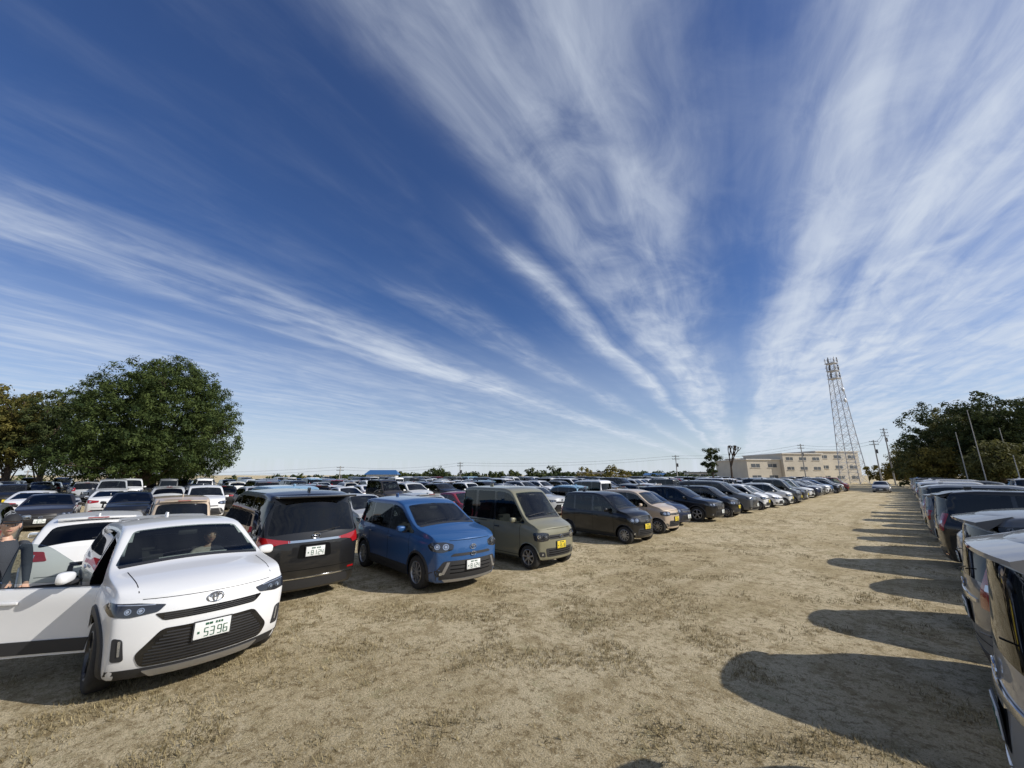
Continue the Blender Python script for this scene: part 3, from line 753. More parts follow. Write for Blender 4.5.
# ------------------------------------------------------------ people
SK=simple('skin',(.50,.31,.22),.5,var=.08);CL1=simple('jacket_cloth',(.03,.035,.045),.85,bump=.3,bs=60);CL2=simple('trouser_cloth',(.05,.05,.06),.85)
HR=simple('hair',(.015,.012,.01),.6);CAPM=simple('cap_cloth',(.015,.015,.017),.8);EYE=simple('eye',(.7,.7,.7),.2);LIP=simple('lip',(.35,.14,.12),.5);CL3=simple('shirt_cloth',(.55,.50,.45),.85,bump=.2,bs=60)
PM=[SK,CL1,CL2,HR,CAPM,EYE,LIP,CL3]
def person(name,J,bones,head,yaw,shirt=1,cap=True):
    names=list(J);ix={n:i for i,n in enumerate(names)}
    me=bpy.data.meshes.new(name+'_b');me.from_pydata([J[n][0] for n in names],[(ix[a],ix[b]) for a,b,_ in bones],[])
    o=bpy.data.objects.new(name+'_b',me);COL.objects.link(o)
    m=o.modifiers.new('k','SKIN');m.use_smooth_shade=True
    for i,n in enumerate(names):
        r=J[n][1];r=(r,r) if not isinstance(r,tuple) else r
        me.skin_vertices[0].data[i].radius=r
        me.skin_vertices[0].data[i].use_root=(n=='pelvis')
    s=o.modifiers.new('s','SUBSURF');s.levels=2;s.render_levels=2
    em=evalmesh(o)
    A=Acc();fs=[];ms=[]
    segs=[(Vector(J[a][0]),Vector(J[b][0]),mt) for a,b,mt in bones]
    for p in em.polygons:
        c=p.center;best=1e9;bm_=0
        for a,b,mt in segs:
            t=max(0,min(1,(c-a).dot(b-a)/((b-a).length_squared+1e-9)));d=(c-(a+(b-a)*t)).length
            if d<best: best=d;bm_=mt
        fs.append(tuple(p.vertices));ms.append(bm_)
    A.add([v.co.copy() for v in em.vertices],fs,ms)
    bpy.data.objects.remove(o)
    M=Matrix.Translation(Vector(head))@Matrix.Rotation(yaw,4,'Z')
    bm=bmesh.new();bmesh.ops.create_uvsphere(bm,u_segments=28,v_segments=20,radius=1)
    for v in bm.verts:
        x,y,z=v.co
        w=1-.28*max(0,-z)**1.3
        X=x*.098*(1-.12*max(0,-z)) ; Y=y*.076*w; Z=z*.118
        if x>0:
            X+=.022*math.exp(-((y/.16)**2))*math.exp(-(((z+.12)/.17)**2))
            X-=.010*math.exp(-(((abs(y)-.38)/.18)**2))*math.exp(-(((z-.08)/.13)**2))
            X+=.010*math.exp(-((y/.35)**2))*math.exp(-(((z+.80)/.2)**2))
        v.co=(X,Y,Z)
    A.add_bm(bm,0,M)
    for sg in(1,-1):
        ellip(A,(.078,sg*.030,.010),(.014,.015,.010),5,M,10,8);ellip(A,(.089,sg*.030,.010),(.005,.007,.007),3,M,8,6)
        ellip(A,(.088,sg*.032,.032),(.008,.020,.004),3,M,8,6)
        ellip(A,(-.005,sg*.078,-.005),(.018,.010,.032),0,M,10,8)
    ellip(A,(.088,0,-.052),(.008,.026,.007),6,M,10,6)
    bm=bmesh.new();bmesh.ops.create_uvsphere(bm,u_segments=24,v_segments=16,radius=1)
    dele=[v for v in bm.verts if v.co.z<(-.35 if v.co.x<.1 else .42)]
    bmesh.ops.delete(bm,geom=dele,context='VERTS')
    for v in bm.verts: v.co=Vector((v.co.x*.106-.004,v.co.y*.086,v.co.z*.124+.003))
    A.add_bm(bm,3,M)
    if cap:
        bm=bmesh.new();bmesh.ops.create_uvsphere(bm,u_segments=24,v_segments=16,radius=1)
        bmesh.ops.delete(bm,geom=[v for v in bm.verts if v.co.z<.28],context='VERTS')
        for v in bm.verts: v.co=Vector((v.co.x*.116,v.co.y*.095,v.co.z*.128+.012))
        A.add_bm(bm,4,M)
        vs=[];fs=[]
        for i in range(9):
            t=-.95+1.9*i/8
            vs.append((.108*math.cos(t),.093*math.sin(t),.052));vs.append((.108*math.cos(t)+.075*math.cos(t)**.6,.09*math.sin(t),.040))
        for i in range(8): fs.append((2*i,2*i+1,2*i+3,2*i+2))
        A.add(vs,fs,4,M);A.add([(a,b,cz-.006) for a,b,cz in vs],[f[::-1] for f in fs],4,M)
    ob=A.obj(name,PM,ang=80);return ob
def hand(J,B,pre,wrist,d,side,mt=0):
    d=Vector(d).normalized();side=Vector(side).normalized();w=Vector(wrist)
    J[pre+'palm']=(tuple(w+d*.06),(.036,.018));B.append((pre+'wr',pre+'palm',mt))
    up=d.cross(side).normalized()
    for i,(o,l) in enumerate(((-.028,.062),(-.010,.074),(.010,.07),(.028,.055))):
        a=w+d*.095+side*o;b=a+d*l*.55+up*.008;c2=b+d*l*.35+up*.025
        for n,p,r in(('a',a,.010),('b',b,.009),('c',c2,.0075)): J[f'{pre}f{i}{n}']=(tuple(p),r)
        B+= [(pre+'palm',f'{pre}f{i}a',mt),(f'{pre}f{i}a',f'{pre}f{i}b',mt),(f'{pre}f{i}b',f'{pre}f{i}c',mt)]
    a=w+d*.045-side*.035;b=a-side*.025+d*.03
    J[pre+'t0']=(tuple(a),.011);J[pre+'t1']=(tuple(b),.009)
    B+= [(pre+'palm',pre+'t0',mt),(pre+'t0',pre+'t1',mt)]
def standing(name,x,y,yaw,sh=1,cap=True):
    J={'pelvis':((0,0,.93),(.15,.115)),'waist':((0,0,1.06),(.145,.105)),'chest':((.01,0,1.27),(.17,.12)),'ubk':((0,0,1.40),(.13,.09)),'neck':((0,0,1.475),.055),'nt':((.015,0,1.54),.052)}
    B=[('pelvis','waist',sh),('waist','chest',sh),('chest','ubk',sh),('ubk','neck',sh),('neck','nt',0)]
    for sg,p in((1,'l'),(-1,'r')):
        J[p+'hip']=((0,sg*.095,.86),.095);J[p+'kn']=((.02,sg*.11,.49),.062);J[p+'an']=((-.01,sg*.12,.09),.042);J[p+'toe']=((.14,sg*.14,.045),(.04,.035))
        B+=[('pelvis',p+'hip',2),(p+'hip',p+'kn',2),(p+'kn',p+'an',2),(p+'an',p+'toe',3)]
        J[p+'sh']=((0,sg*.185,1.40),.062);J[p+'el']=((-.02,sg*.24,1.12),.047);J[p+'wr']=((.14,sg*.22,.96),.03)
        B+=[('ubk',p+'sh',sh),(p+'sh',p+'el',sh),(p+'el',p+'wr',sh)]
        hand(J,B,p,J[p+'wr'][0],(.8,-.1*sg,-.5),(0,sg,0))
    o=person(name,J,B,(.03,0,1.64),math.radians(-10),sh,cap);o.location=(x,y,0);o.rotation_euler=(0,0,yaw);return o
standing('person',-7.95,-.90,math.radians(20))
def seated(name,x,y,yaw):
    J={'pelvis':((0,0,.66),(.14,.12)),'waist':((-.04,0,.80),(.14,.11)),'chest':((-.08,0,1.00),(.16,.12)),'ubk':((-.10,0,1.10),(.12,.09)),'neck':((-.10,0,1.17),.052),'nt':((-.09,0,1.23),.05)}
    B=[('pelvis','waist',7),('waist','chest',7),('chest','ubk',7),('ubk','neck',7),('neck','nt',0)]
    for sg,p in((1,'l'),(-1,'r')):
        J[p+'hip']=((.06,sg*.09,.66),.09);J[p+'kn']=((.46,sg*.12,.68),.06);J[p+'an']=((.60,sg*.12,.34),.042);J[p+'toe']=((.73,sg*.13,.32),.035)
        B+=[('pelvis',p+'hip',2),(p+'hip',p+'kn',2),(p+'kn',p+'an',2),(p+'an',p+'toe',3)]
        J[p+'sh']=((-.10,sg*.18,1.10),.058);J[p+'el']=((.04,sg*.24,.88),.045);J[p+'wr']=((.26,sg*.12,.92),.028)
        B+=[('ubk',p+'sh',7),(p+'sh',p+'el',7),(p+'el',p+'wr',0)]
        hand(J,B,p,J[p+'wr'][0],(.8,-.3*sg,.1),(0,sg,0))
    o=person(name,J,B,(-.06,0,1.33),0,7,False);o.location=(x,y,0);o.rotation_euler=(0,0,yaw);return o
seated('person',near_car.location.x+.0,near_car.location.y+.36,math.radians(5.5))
# ------------------------------------------------------------ ground
def ground_mat():
    m,nt,b=newmat('dry_grass_ground');N=nt.nodes;L=nt.links
    tc=N.new('ShaderNodeTexCoord')
    def noise(sc,det=8,ro=.6,sx=1,sy=1,dis=0,off=0):
        mp=N.new('ShaderNodeMapping');mp.inputs['Scale'].default_value=(sx,sy,1);mp.inputs['Location'].default_value=(off,off*.7,0);L.new(tc.outputs['Object'],mp.inputs[0])
        n=N.new('ShaderNodeTexNoise');n.inputs['Scale'].default_value=sc;n.inputs['Detail'].default_value=det;n.inputs['Roughness'].default_value=ro;n.inputs['Distortion'].default_value=dis
        L.new(mp.outputs[0],n.inputs['Vector']);return n.outputs['Fac']
    def ramp(src,p0,p1,c0=0,c1=1):
        r=N.new('ShaderNodeMapRange');r.interpolation_type='SMOOTHSTEP';r.inputs['From Min'].default_value=p0;r.inputs['From Max'].default_value=p1
        r.inputs['To Min'].default_value=c0;r.inputs['To Max'].default_value=c1;L.new(src,r.inputs['Value']);return r.outputs[0]
    def math_(op,a,bq):
        x=N.new('ShaderNodeMath');x.operation=op
        for i,q in enumerate((a,bq)):
            if isinstance(q,(int,float)): x.inputs[i].default_value=q
            else: L.new(q,x.inputs[i])
        return x.outputs[0]
    def mix(f,a,bb):
        x=N.new('ShaderNodeMix');x.data_type='RGBA'
        L.new(f,x.inputs['Factor'])
        for s,q in(('A',a),('B',bb)):
            if isinstance(q,tuple): x.inputs[s].default_value=q
            else: L.new(q,x.inputs[s])
        return x.outputs['Result']
    base=mix(ramp(noise(.30,6,.6),.42,.58),(.71,.60,.40,1),(.58,.475,.295,1))
    base=mix(ramp(noise(.8,8,.7,1,1,.5,3),.50,.62,0,.62),base,(.42,.335,.185,1))
    base=mix(ramp(noise(2.6,10,.8,1,1,.4,5),.49,.58,0,.68),base,(.34,.26,.14,1))
    base=mix(ramp(noise(1.4,5,.6,1,.06,off=9),.50,.64,0,.45),base,(.38,.30,.165,1))
    # worn wheel tracks running down the aisle
    sx=N.new('ShaderNodeSeparateXYZ');L.new(tc.outputs['Object'],sx.inputs[0])
    wob=math_('MULTIPLY',math_('SUBTRACT',noise(.12,3,.5,off=21),.5),2.2)
    X=math_('ADD',sx.outputs['X'],wob)
    pn=noise(.5,6,.7,off=31)
    for cx in(-1.7,-3.2,-4.0,-5.3):
        d=math_('ABSOLUTE',math_('SUBTRACT',X,cx),0)
        t=math_('MULTIPLY',ramp(d,.26,.08),ramp(pn,.40,.62,0,.75))
        base=mix(t,base,(.66,.56,.37,1))
    base=mix(ramp(noise(1.7,9,.75,off=13),.56,.66,0,.38),base,(.24,.24,.11,1))
    base=mix(ramp(noise(9,8,.8,off=2),.50,.60,0,.78),base,(.23,.17,.085,1))
    base=mix(ramp(noise(26,6,.7,off=7),.54,.68,0,.85),base,(.80,.71,.50,1))
    base=mix(ramp(noise(60,5,.75,off=4),.51,.64,0,.78),base,(.17,.13,.07,1))
    L.new(base,b.inputs['Base Color']);b.inputs['Roughness'].default_value=.95;b.inputs['Specular IOR Level'].default_value=.1
    bp=N.new('ShaderNodeBump');bp.inputs['Strength'].default_value=1.0;bp.inputs['Distance'].default_value=.05
    L.new(math_('ADD',noise(6,9,.78),noise(45,5,.75)),bp.inputs['Height']);L.new(bp.outputs[0],b.inputs['Normal'])
    return m
A=Acc();A.add([(-3000,-3000,0),(3000,-3000,0),(3000,3000,0),(-3000,3000,0)],[(0,1,2,3)],0)
A.obj('ground',[ground_mat()],smooth=False)
def toned(name,c0,c1,rough=.9,transl=0):
    m,nt,b=newmat(name)
    at_=nt.nodes.new('ShaderNodeAttribute');at_.attribute_name='tone'
    mx=nt.nodes.new('ShaderNodeMix');mx.data_type='RGBA';mx.inputs['A'].default_value=(*c0,1);mx.inputs['B'].default_value=(*c1,1)
    nt.links.new(at_.outputs['Fac'],mx.inputs['Factor']);nt.links.new(mx.outputs['Result'],b.inputs['Base Color'])
    b.inputs['Roughness'].default_value=rough;b.inputs['Specular IOR Level'].default_value=.15
    if transl:
        t=nt.nodes.new('ShaderNodeBsdfTranslucent');nt.links.new(mx.outputs['Result'],t.inputs[0])
        ms=nt.nodes.new('ShaderNodeMixShader');ms.inputs[0].default_value=transl
        o=[n for n in nt.nodes if n.type=='OUTPUT_MATERIAL'][0]
        nt.links.new(b.outputs[0],ms.inputs[1]);nt.links.new(t.outputs[0],ms.inputs[2]);nt.links.new(ms.outputs[0],o.inputs[0])
    return m
def np_mesh(name,V,nper,tone,mats,midx=None):
    n=len(V)//nper
    me=bpy.data.meshes.new(name);me.vertices.add(len(V));me.vertices.foreach_set('co',V.astype(np.float32).ravel())
    me.loops.add(len(V));me.loops.foreach_set('vertex_index',np.arange(len(V),dtype=np.int32))
    me.polygons.add(n);me.polygons.foreach_set('loop_start',np.arange(n,dtype=np.int32)*nper)
    me.update(calc_edges=True)
    a=me.attributes.new('tone','FLOAT','FACE');a.data.foreach_set('value',tone.astype(np.float32))
    for m in mats: me.materials.append(m)
    me.validate();return me
NT=60000
d=2.2+32*rng.random(NT)**1.5;az=np.radians(rng.uniform(-102,8,NT))
tx=d*np.sin(az);ty=d*np.cos(az)
cl=np.sin(tx*2.9+np.sin(ty*2.3)*2)+np.sin(ty*3.3+np.sin(tx*2.7)*2)+.8*np.sin(tx*.9+1.3*np.sin(ty*.7))+rng.normal(0,.6,NT)
k=cl>.75;tx=tx[k];ty=ty[k];nt_=len(tx);nb=9
sp=np.repeat(rng.uniform(.015,.06,nt_),nb)
px=np.repeat(tx,nb)+rng.normal(0,1,nt_*nb)*sp;py=np.repeat(ty,nb)+rng.normal(0,1,nt_*nb)*sp
n=nt_*nb;a=rng.uniform(0,2*np.pi,n);h=rng.uniform(.012,.05,n);w=rng.uniform(.002,.006,n);ln=rng.uniform(.01,.05,n)
V=np.zeros((n,3,3));V[:,0]=np.stack([px-np.sin(a)*w,py+np.cos(a)*w,np.zeros(n)],1);V[:,1]=np.stack([px+np.sin(a)*w,py-np.cos(a)*w,np.zeros(n)],1)
V[:,2]=np.stack([px+np.cos(a)*ln,py+np.sin(a)*ln,h],1)
tn=np.clip(np.repeat(rng.random(nt_),nb)*.7+rng.random(n)*.3,0,1)
me=np_mesh('dry_grass',V.reshape(-1,3),3,tn,[toned('straw',(.13,.10,.045),(.46,.38,.22),.9,.2)])
COL.objects.link(bpy.data.objects.new('dry_grass',me))
# ------------------------------------------------------------ trees
BARK=simple('bark',(.07,.05,.035),.95,var=.3,vs=6,bump=.6,bs=12)
def crown_verts(ells,ncl,lpc,size,flat=.7,clr=1.0,asp=.28,inner=.36):
    vols=np.array([e[3]*e[4]*e[5] for e in ells]);pick=rng.choice(len(ells),ncl,p=vols/vols.sum())
    E=np.array(ells)[pick]
    d=rng.normal(size=(ncl,3));d/=np.linalg.norm(d,axis=1)[:,None]
    r=(rng.random(ncl)**inner)*rng.uniform(.90,1.05,ncl)
    C=E[:,:3]+d*E[:,3:6]*r[:,None]
    tonec=rng.uniform(0,1,ncl)*.7+.15
    cr=clr*rng.uniform(.6,1.25,ncl)
    n=ncl*lpc
    P=np.repeat(C,lpc,0);q=rng.normal(size=(n,3));q/=np.linalg.norm(q,axis=1)[:,None]
    rr=np.repeat(cr,lpc)*(rng.random(n)**.45);P=P+q*rr[:,None]*np.array([1,1,flat])
    nrm=q*1.3+rng.normal(size=(n,3))*.5+np.array([0,0,.3]);nrm/=np.linalg.norm(nrm,axis=1)[:,None]
    t=np.cross(nrm,rng.normal(size=(n,3)));t/=np.linalg.norm(t,axis=1)[:,None];b=np.cross(nrm,t)
    s=size*rng.uniform(.6,1.3,n)[:,None]
    V=np.zeros((n,4,3));V[:,0]=P-t*s*.5;V[:,1]=P-b*s*asp;V[:,2]=P+t*s*.5;V[:,3]=P+b*s*asp
    tone=np.clip(np.repeat(tonec,lpc)+rng.normal(0,.12,n),0,1)
    return V.reshape(-1,3),tone,C
def tree(name,x,y,ells,ncl,lpc,size,mat,trunk_r=.4,clr=1.0,limbs=14,th=None,flat=.7,asp=.28,inner=.36):
    V,tone,C=crown_verts(ells,ncl,lpc,size,flat,clr,asp,inner)
    A=Acc();top=th or max(e[2]+e[5]*.5 for e in ells)
    pts=[Vector((0,0,-.1))]
    for i in range(1,7): pts.append(Vector((random.uniform(-.2,.2)*i*.4,random.uniform(-.2,.2)*i*.4,top*i/6)))
    for i in range(6): tube(A,pts[i],pts[i+1],trunk_r*(1.15-i*.16),trunk_r*(1.15-(i+1)*.16),0,9,False)
    for k in range(limbs):
        j=random.randint(1,5);c_=Vector(C[random.randrange(len(C))]);p0=pts[j].lerp(pts[j-1],random.random())
        if c_.z<p0.z-.5: continue
        mid=p0.lerp(c_,.5)+Vector((0,0,.3))
        r=trunk_r*.32;tube(A,p0,mid,r,r*.6,0,6,False);tube(A,mid,c_,r*.6,r*.15,0,6,False)
        for q in range(2):
            c2=c_+Vector((random.uniform(-1,1),random.uniform(-1,1),random.uniform(-.2,.8)))*clr
            tube(A,mid.lerp(c_,.5),c2,r*.35,r*.08,0,5,False)
    root=bpy.data.objects.new(name,None);COL.objects.link(root);root.location=(x,y,0)
    tr=A.obj('trunk',[BARK]);tr.parent=root
    o=bpy.data.objects.new('crown',np_mesh('crown',V,4,tone,[mat]));COL.objects.link(o);o.parent=root
    return root
LG=toned('pine_needles',(.014,.030,.010),(.085,.112,.030),.7,.2)
LG2=toned('leaves_dark',(.022,.038,.014),(.085,.10,.033),.7,.25)
LY=toned('leaves_autumn',(.07,.07,.02),(.28,.22,.05),.7,.3)
LM=toned('leaves_turning',(.035,.05,.015),(.20,.17,.045),.7,.3)
LO=toned('leaves_olive',(.05,.055,.02),(.17,.16,.05),.7,.3)
def E(dr,z,r,rz,df=0,rd=None):
    return (dr*CA-df*SA,dr*SA+df*CA,z,r,rd or r,rz)
F=45;x,y=at(146,F)
tree('pine_tree',x,y,[E(0,8.6,7.9,7.0),E(-5.0,6.4,4.6,4.8),E(5.0,6.2,4.7,4.6),E(-.3,4.4,8.9,3.4),E(1.2,12.4,4.4,3.9),E(-3.2,11.0,4.0,3.6),E(4.2,9.4,3.6,3.2)],2300,60,.33,LG,.55,.72,22,asp=.16,inner=.26,flat=.8)
F=50;x,y=at(42,F);tree('pine_tree',x,y,[E(1,9,3.6,4.2),E(-1.5,7,3,3),E(1.5,5.5,2.6,2.4)],240,70,.34,LG2,.3,.8,12,asp=.18)
x,y=at(8,F);tree('broadleaf_tree',x,y,[E(-2,9.3,5.2,4.6),E(1,6.2,4.2,3),E(-4,5,5,3)],420,80,.34,LM,.35,.9,14)
x,y=at(-60,F);tree('broadleaf_tree',x,y,[E(0,8,6,5)],150,70,.4,LO,.35,1.1,12)
for px,F,top,rw,mt in((920,82,436,4.2,LO),(948,66,402,5.5,LG2),(985,60,408,5.0,LO),(1012,56,386,6.2,LG2),(1050,54,390,7,LG2),(968,74,398,5,LO),(905,95,450,3.5,LY),(935,60,445,3.2,LY),(1000,50,440,3.4,LO)):
    x,y=at(px,F);ht=hgt(top,F)
    tree('broadleaf_tree',x,y,[E(0,ht*.60,rw,ht*.38),E(rw*.4,ht*.4,rw*.8,ht*.3),E(-rw*.45,ht*.42,rw*.7,ht*.28)],int(90+rw*rw*6),60,.36,mt,.3,.95,12)
F=80;x,y=at(713,F);ht=hgt(446,F)
tree('pine_tree',x,y,[E(0,ht-.9,1.2,.7),E(.3,ht-2.3,1.7,.6),E(-.4,ht-3.7,1.9,.6),E(.2,ht-5.0,1.6,.6)],46,60,.35,LG2,.18,.6,8,th=ht-1)
A=Acc();x,y=at(731,F);ht=hgt(444,F)
def branch(p,d,l,r,dep):
    e=p+d*l;tube(A,p,e,r,r*.65,0,6,False)
    if dep==0: return
    for i in range(3 if dep>1 else 2):
        nd=(d+Vector((random.uniform(-.5,.5),random.uniform(-.5,.5),random.uniform(.0,.6)))).normalized()
        branch(e,nd,l*.56,r*.66,dep-1)
branch(Vector((0,0,0)),Vector((.03,.02,1)),ht*.46,.26,4)
o=A.obj('bare_tree',[BARK]);o.location=(x,y,0)
def mass(name,spans,mat,size,lpc=26):
    VS=[];TS=[]
    for px0,px1,F0,top0,top1 in spans:
        n=max(3,int(abs(px1-px0)*F0/385/2.2))
        for i in range(n):
            px=px0+(px1-px0)*(i+.5)/n+random.uniform(-1,1);F=F0*random.uniform(.95,1.08)
            ht=hgt(random.uniform(top1,top0),F);x,y=at(px,F);r=random.uniform(1.8,3.2)*F0/110
            V,t,_=crown_verts([(x,y,ht*.55,r,r,ht*.45)],14,lpc,size*F0/110,.8,r*.38);VS.append(V);TS.append(t)
    o=bpy.data.objects.new(name,np_mesh(name,np.concatenate(VS),4,np.concatenate(TS),[mat]));COL.objects.link(o)
mass('distant_trees',[(-80,40,90,470,482),(228,330,95,474,484),(400,520,120,468,480),(455,565,110,464,477),(560,760,170,471,477),(330,470,170,474,478),(640,800,140,474,478)],LG2,.8)
mass('distant_trees',[(235,320,85,478,485),(300,345,80,475,484),(580,635,100,464,476),(870,905,100,456,472)],LY,.7)
mass('shrubs',[(0,120,60,476,486),(60,230,58,484,490)],LO,.7)
mass('shrubs',[(895,1060,62,452,466)],LO,.7)
# ------------------------------------------------------------ structures
CONC=simple('concrete_pole',(.33,.32,.30),.8,var=.15);STEEL=simple('galvanised_steel',(.50,.51,.53),.5,metal=.1);DARK=simple('dark_fittings',(.05,.05,.055),.6)
def pole(px,F,top,arms=2,r=.16,name='utility_pole'):
    x,y=at(px,F);h=hgt(top,F);A=Acc();tube(A,(0,0,-.1),(0,0,h),r,r*.6,0,10)
    for i in range(arms):
        z=h-.4-i*.7;rbox(A,(0,0,z),(1.8,.1,.1),1,.01)
        for q in(-.8,-.3,.3,.8): tube(A,(q,0,z+.05),(q,0,z+.25),.05,.03,0,6)
    if arms>1: tube(A,(.3,.15,h-3.1),(.3,.15,h-2.2),.25,.25,1,10)
    o=A.obj(name,[CONC,DARK]);o.location=(x,y,0);o.rotation_euler=(0,0,AZ+random.uniform(-.4,.4));return (x,y,h)
P=[pole(340,100,466),pole(460,110,462),pole(677,105,455),pole(805,100,444),pole(28,80,470),pole(893,88,428,3),pole(880,92,440)]
for px,F,top in((966,50,432),(984,48,410),(1012,50,428),(1018,46,455)): pole(px,F,top,0,.06,'net_post')
A=Acc()
def wire(p,q,dz=0,sag=.9):
    pr=None
    for i in range(13):
        t=i/12;c_=Vector((p[0]*(1-t)+q[0]*t,p[1]*(1-t)+q[1]*t,p[2]*(1-t)+q[2]*t-dz-sag*4*t*(1-t)))
        if pr: tube(A,pr,c_,.025,.025,0,4,False)
        pr=c_
for a_,b_ in((4,0),(0,1),(1,2),(2,3),(3,6),(6,5)):
    for dz in(.2,.9): wire(P[a_],P[b_],dz)
A.obj('overhead_wires',[DARK])
F=105;x,y=at(853,F);h=hgt(363,F);A=Acc();n=14
def lw(z): return 1.35*(1-z/h)**1.15+.85
lv=[h*(i/n)**.92 for i in range(n+1)]
cs=[(1,1),(-1,1),(-1,-1),(1,-1)]
for i in range(n):
    z0,z1=lv[i],lv[i+1];w0,w1=lw(z0),lw(z1)
    for k in range(4):
        a_,b_=cs[k],cs[(k+1)%4]
        tube(A,(a_[0]*w0,a_[1]*w0,z0),(a_[0]*w1,a_[1]*w1,z1),.10,.10,0,5)
        tube(A,(a_[0]*w0,a_[1]*w0,z0),(b_[0]*w1,b_[1]*w1,z1),.045,.045,0,4)
        tube(A,(b_[0]*w0,b_[1]*w0,z0),(a_[0]*w1,a_[1]*w1,z1),.045,.045,0,4)
        tube(A,(a_[0]*w1,a_[1]*w1,z1),(b_[0]*w1,b_[1]*w1,z1),.05,.05,0,4)
for z in(h-.2,h-2.4,h-4.6):
    rbox(A,(0,0,z),(2.4,2.4,.12),0,0)
    for k in range(4):
        a_,b_=cs[k],cs[(k+1)%4]
        tube(A,(a_[0]*1.2,a_[1]*1.2,z+1),(b_[0]*1.2,b_[1]*1.2,z+1),.05,.05,0,4)
    for k in range(6):
        t=k*1.047;rbox(A,(1.3*math.cos(t),1.3*math.sin(t),z+.9),(.2,.2,1.5),1 if k%2 else 0,.03)
for z in(h-8,h-11): ellip(A,(0,-1.5,z),(.6,.3,.6),0)
tube(A,(0,0,h),(0,0,h+1.6),.06,.03,0,5)
o=A.obj('lattice_tower',[STEEL,DARK]);o.location=(x,y,0);o.rotation_euler=(0,0,AZ+.4)
WALL=simple('beige_render',(.58,.52,.42),.85,var=.08,vs=.4);WGL=simple('dark_window',(.10,.11,.12),.1);ROOF=simple('roof_grey',(.22,.22,.23),.8);TRIM=simple('trim_white',(.65,.61,.54),.7)
def building(name,px0,px1,F,blocks,rot=0):
    x0,y0=at(px0,F);x1,y1=at(px1,F);w=math.dist((x0,y0),(x1,y1))
    root=bpy.data.objects.new(name,None);COL.objects.link(root);root.location=(x0,y0,0);root.rotation_euler=(0,0,math.atan2(y1-y0,x1-x0)+rot)
    for bi,(u0,u1,h,off,dep,st,wm) in enumerate(blocks):
        a_,b_=u0*w,u1*w;A=Acc();rbox(A,((a_+b_)/2,off+dep/2,h/2),(b_-a_,dep,h),0,0)
        o=A.obj('walls',[wm],smooth=False);o.parent=root
        A=Acc();rbox(A,((a_+b_)/2,off+dep/2,h+.15),(b_-a_+.5,dep+.5,.3),0,0);o=A.obj('roof',[TRIM],smooth=False);o.parent=root
        A=Acc();fh=h/st;n=max(2,int((b_-a_)/3.6))
        for s_ in range(st):
            for i in range(n):
                cx=a_+(b_-a_)*(i+.5)/n
                rbox(A,(cx,off-.01,s_*fh+fh*.52),((b_-a_)/n*.5,.08,fh*.30),0,0)
                rbox(A,(cx,off-.07,s_*fh+fh*.34),((b_-a_)/n*.6,.12,.1),1,0)
                rbox(A,(cx,off-.06,s_*fh+fh*.52),(.08,.06,fh*.30),1,0)
        o=A.obj('windows',[WGL,TRIM],smooth=False);o.parent=root
    return root
F=112
building('school_building',748,880,F,[(0,.28,hgt(460,F),0,14,2,WALL),(.283,.62,hgt(454,F),-1,16,3,WALL),(.623,1,hgt(451,F),1,16,3,WALL),(.2,.27,hgt(457,F),14.5,5,1,WALL)],.12)
WH=simple('house_white',(.62,.62,.60),.8,var=.05);BR=simple('roof_blue',(.03,.10,.24),.5);GRY=simple('wall_grey',(.35,.36,.37),.8)
def house(px,F,top,wpx,wall,roof,gable=True,name='house'):
    x,y=at(px,F);h=hgt(top,F);w=wpx*F/400
    root=bpy.data.objects.new(name,None);COL.objects.link(root);root.location=(x,y,0);root.rotation_euler=(0,0,AZ+random.uniform(-.3,.3))
    A=Acc();wh=h*.72 if gable else h-.3;rbox(A,(0,0,wh/2),(w,w*.7,wh),0,0);o=A.obj('walls',[wall],smooth=False);o.parent=root
    A=Acc();a_,b_=w/2+.4,w*.35+.4
    if gable: A.add([(-a_,-b_,wh),(a_,-b_,wh),(a_,b_,wh),(-a_,b_,wh),(-a_*.8,0,h),(a_*.8,0,h)],[(0,1,5,4),(2,3,4,5),(1,2,5),(3,0,4),(3,2,1,0)],0)
    else: rbox(A,(0,0,wh+.16),(2*a_,2*b_,.3),0,0)
    o=A.obj('roof',[roof],smooth=False);o.parent=root
    A=Acc()
    for s_ in(.3,.72):
        for u_ in(-.3,0,.3): rbox(A,(u_*w,-w*.35-.01,wh*s_),(w*.15,.06,wh*.2),0,0)
    o=A.obj('windows',[WGL],smooth=False);o.parent=root
house(383,80,470,28,WH,BR,True)
for px,F,top,wp,wl,rf,g in((300,120,479,22,WH,ROOF,True),(425,150,476,24,GRY,ROOF,True),(545,150,473,20,WH,ROOF,True),(590,160,472,24,GRY,ROOF,False),(655,150,473,22,WH,BR,True),(700,150,472,26,WH,ROOF,False),(738,140,471,18,WH,ROOF,True),(30,90,480,22,GRY,ROOF,True),(250,110,480,20,WH,ROOF,True),(620,155,474,16,WH,ROOF,True)):
    house(px,F,top,wp,wl,rf,g)
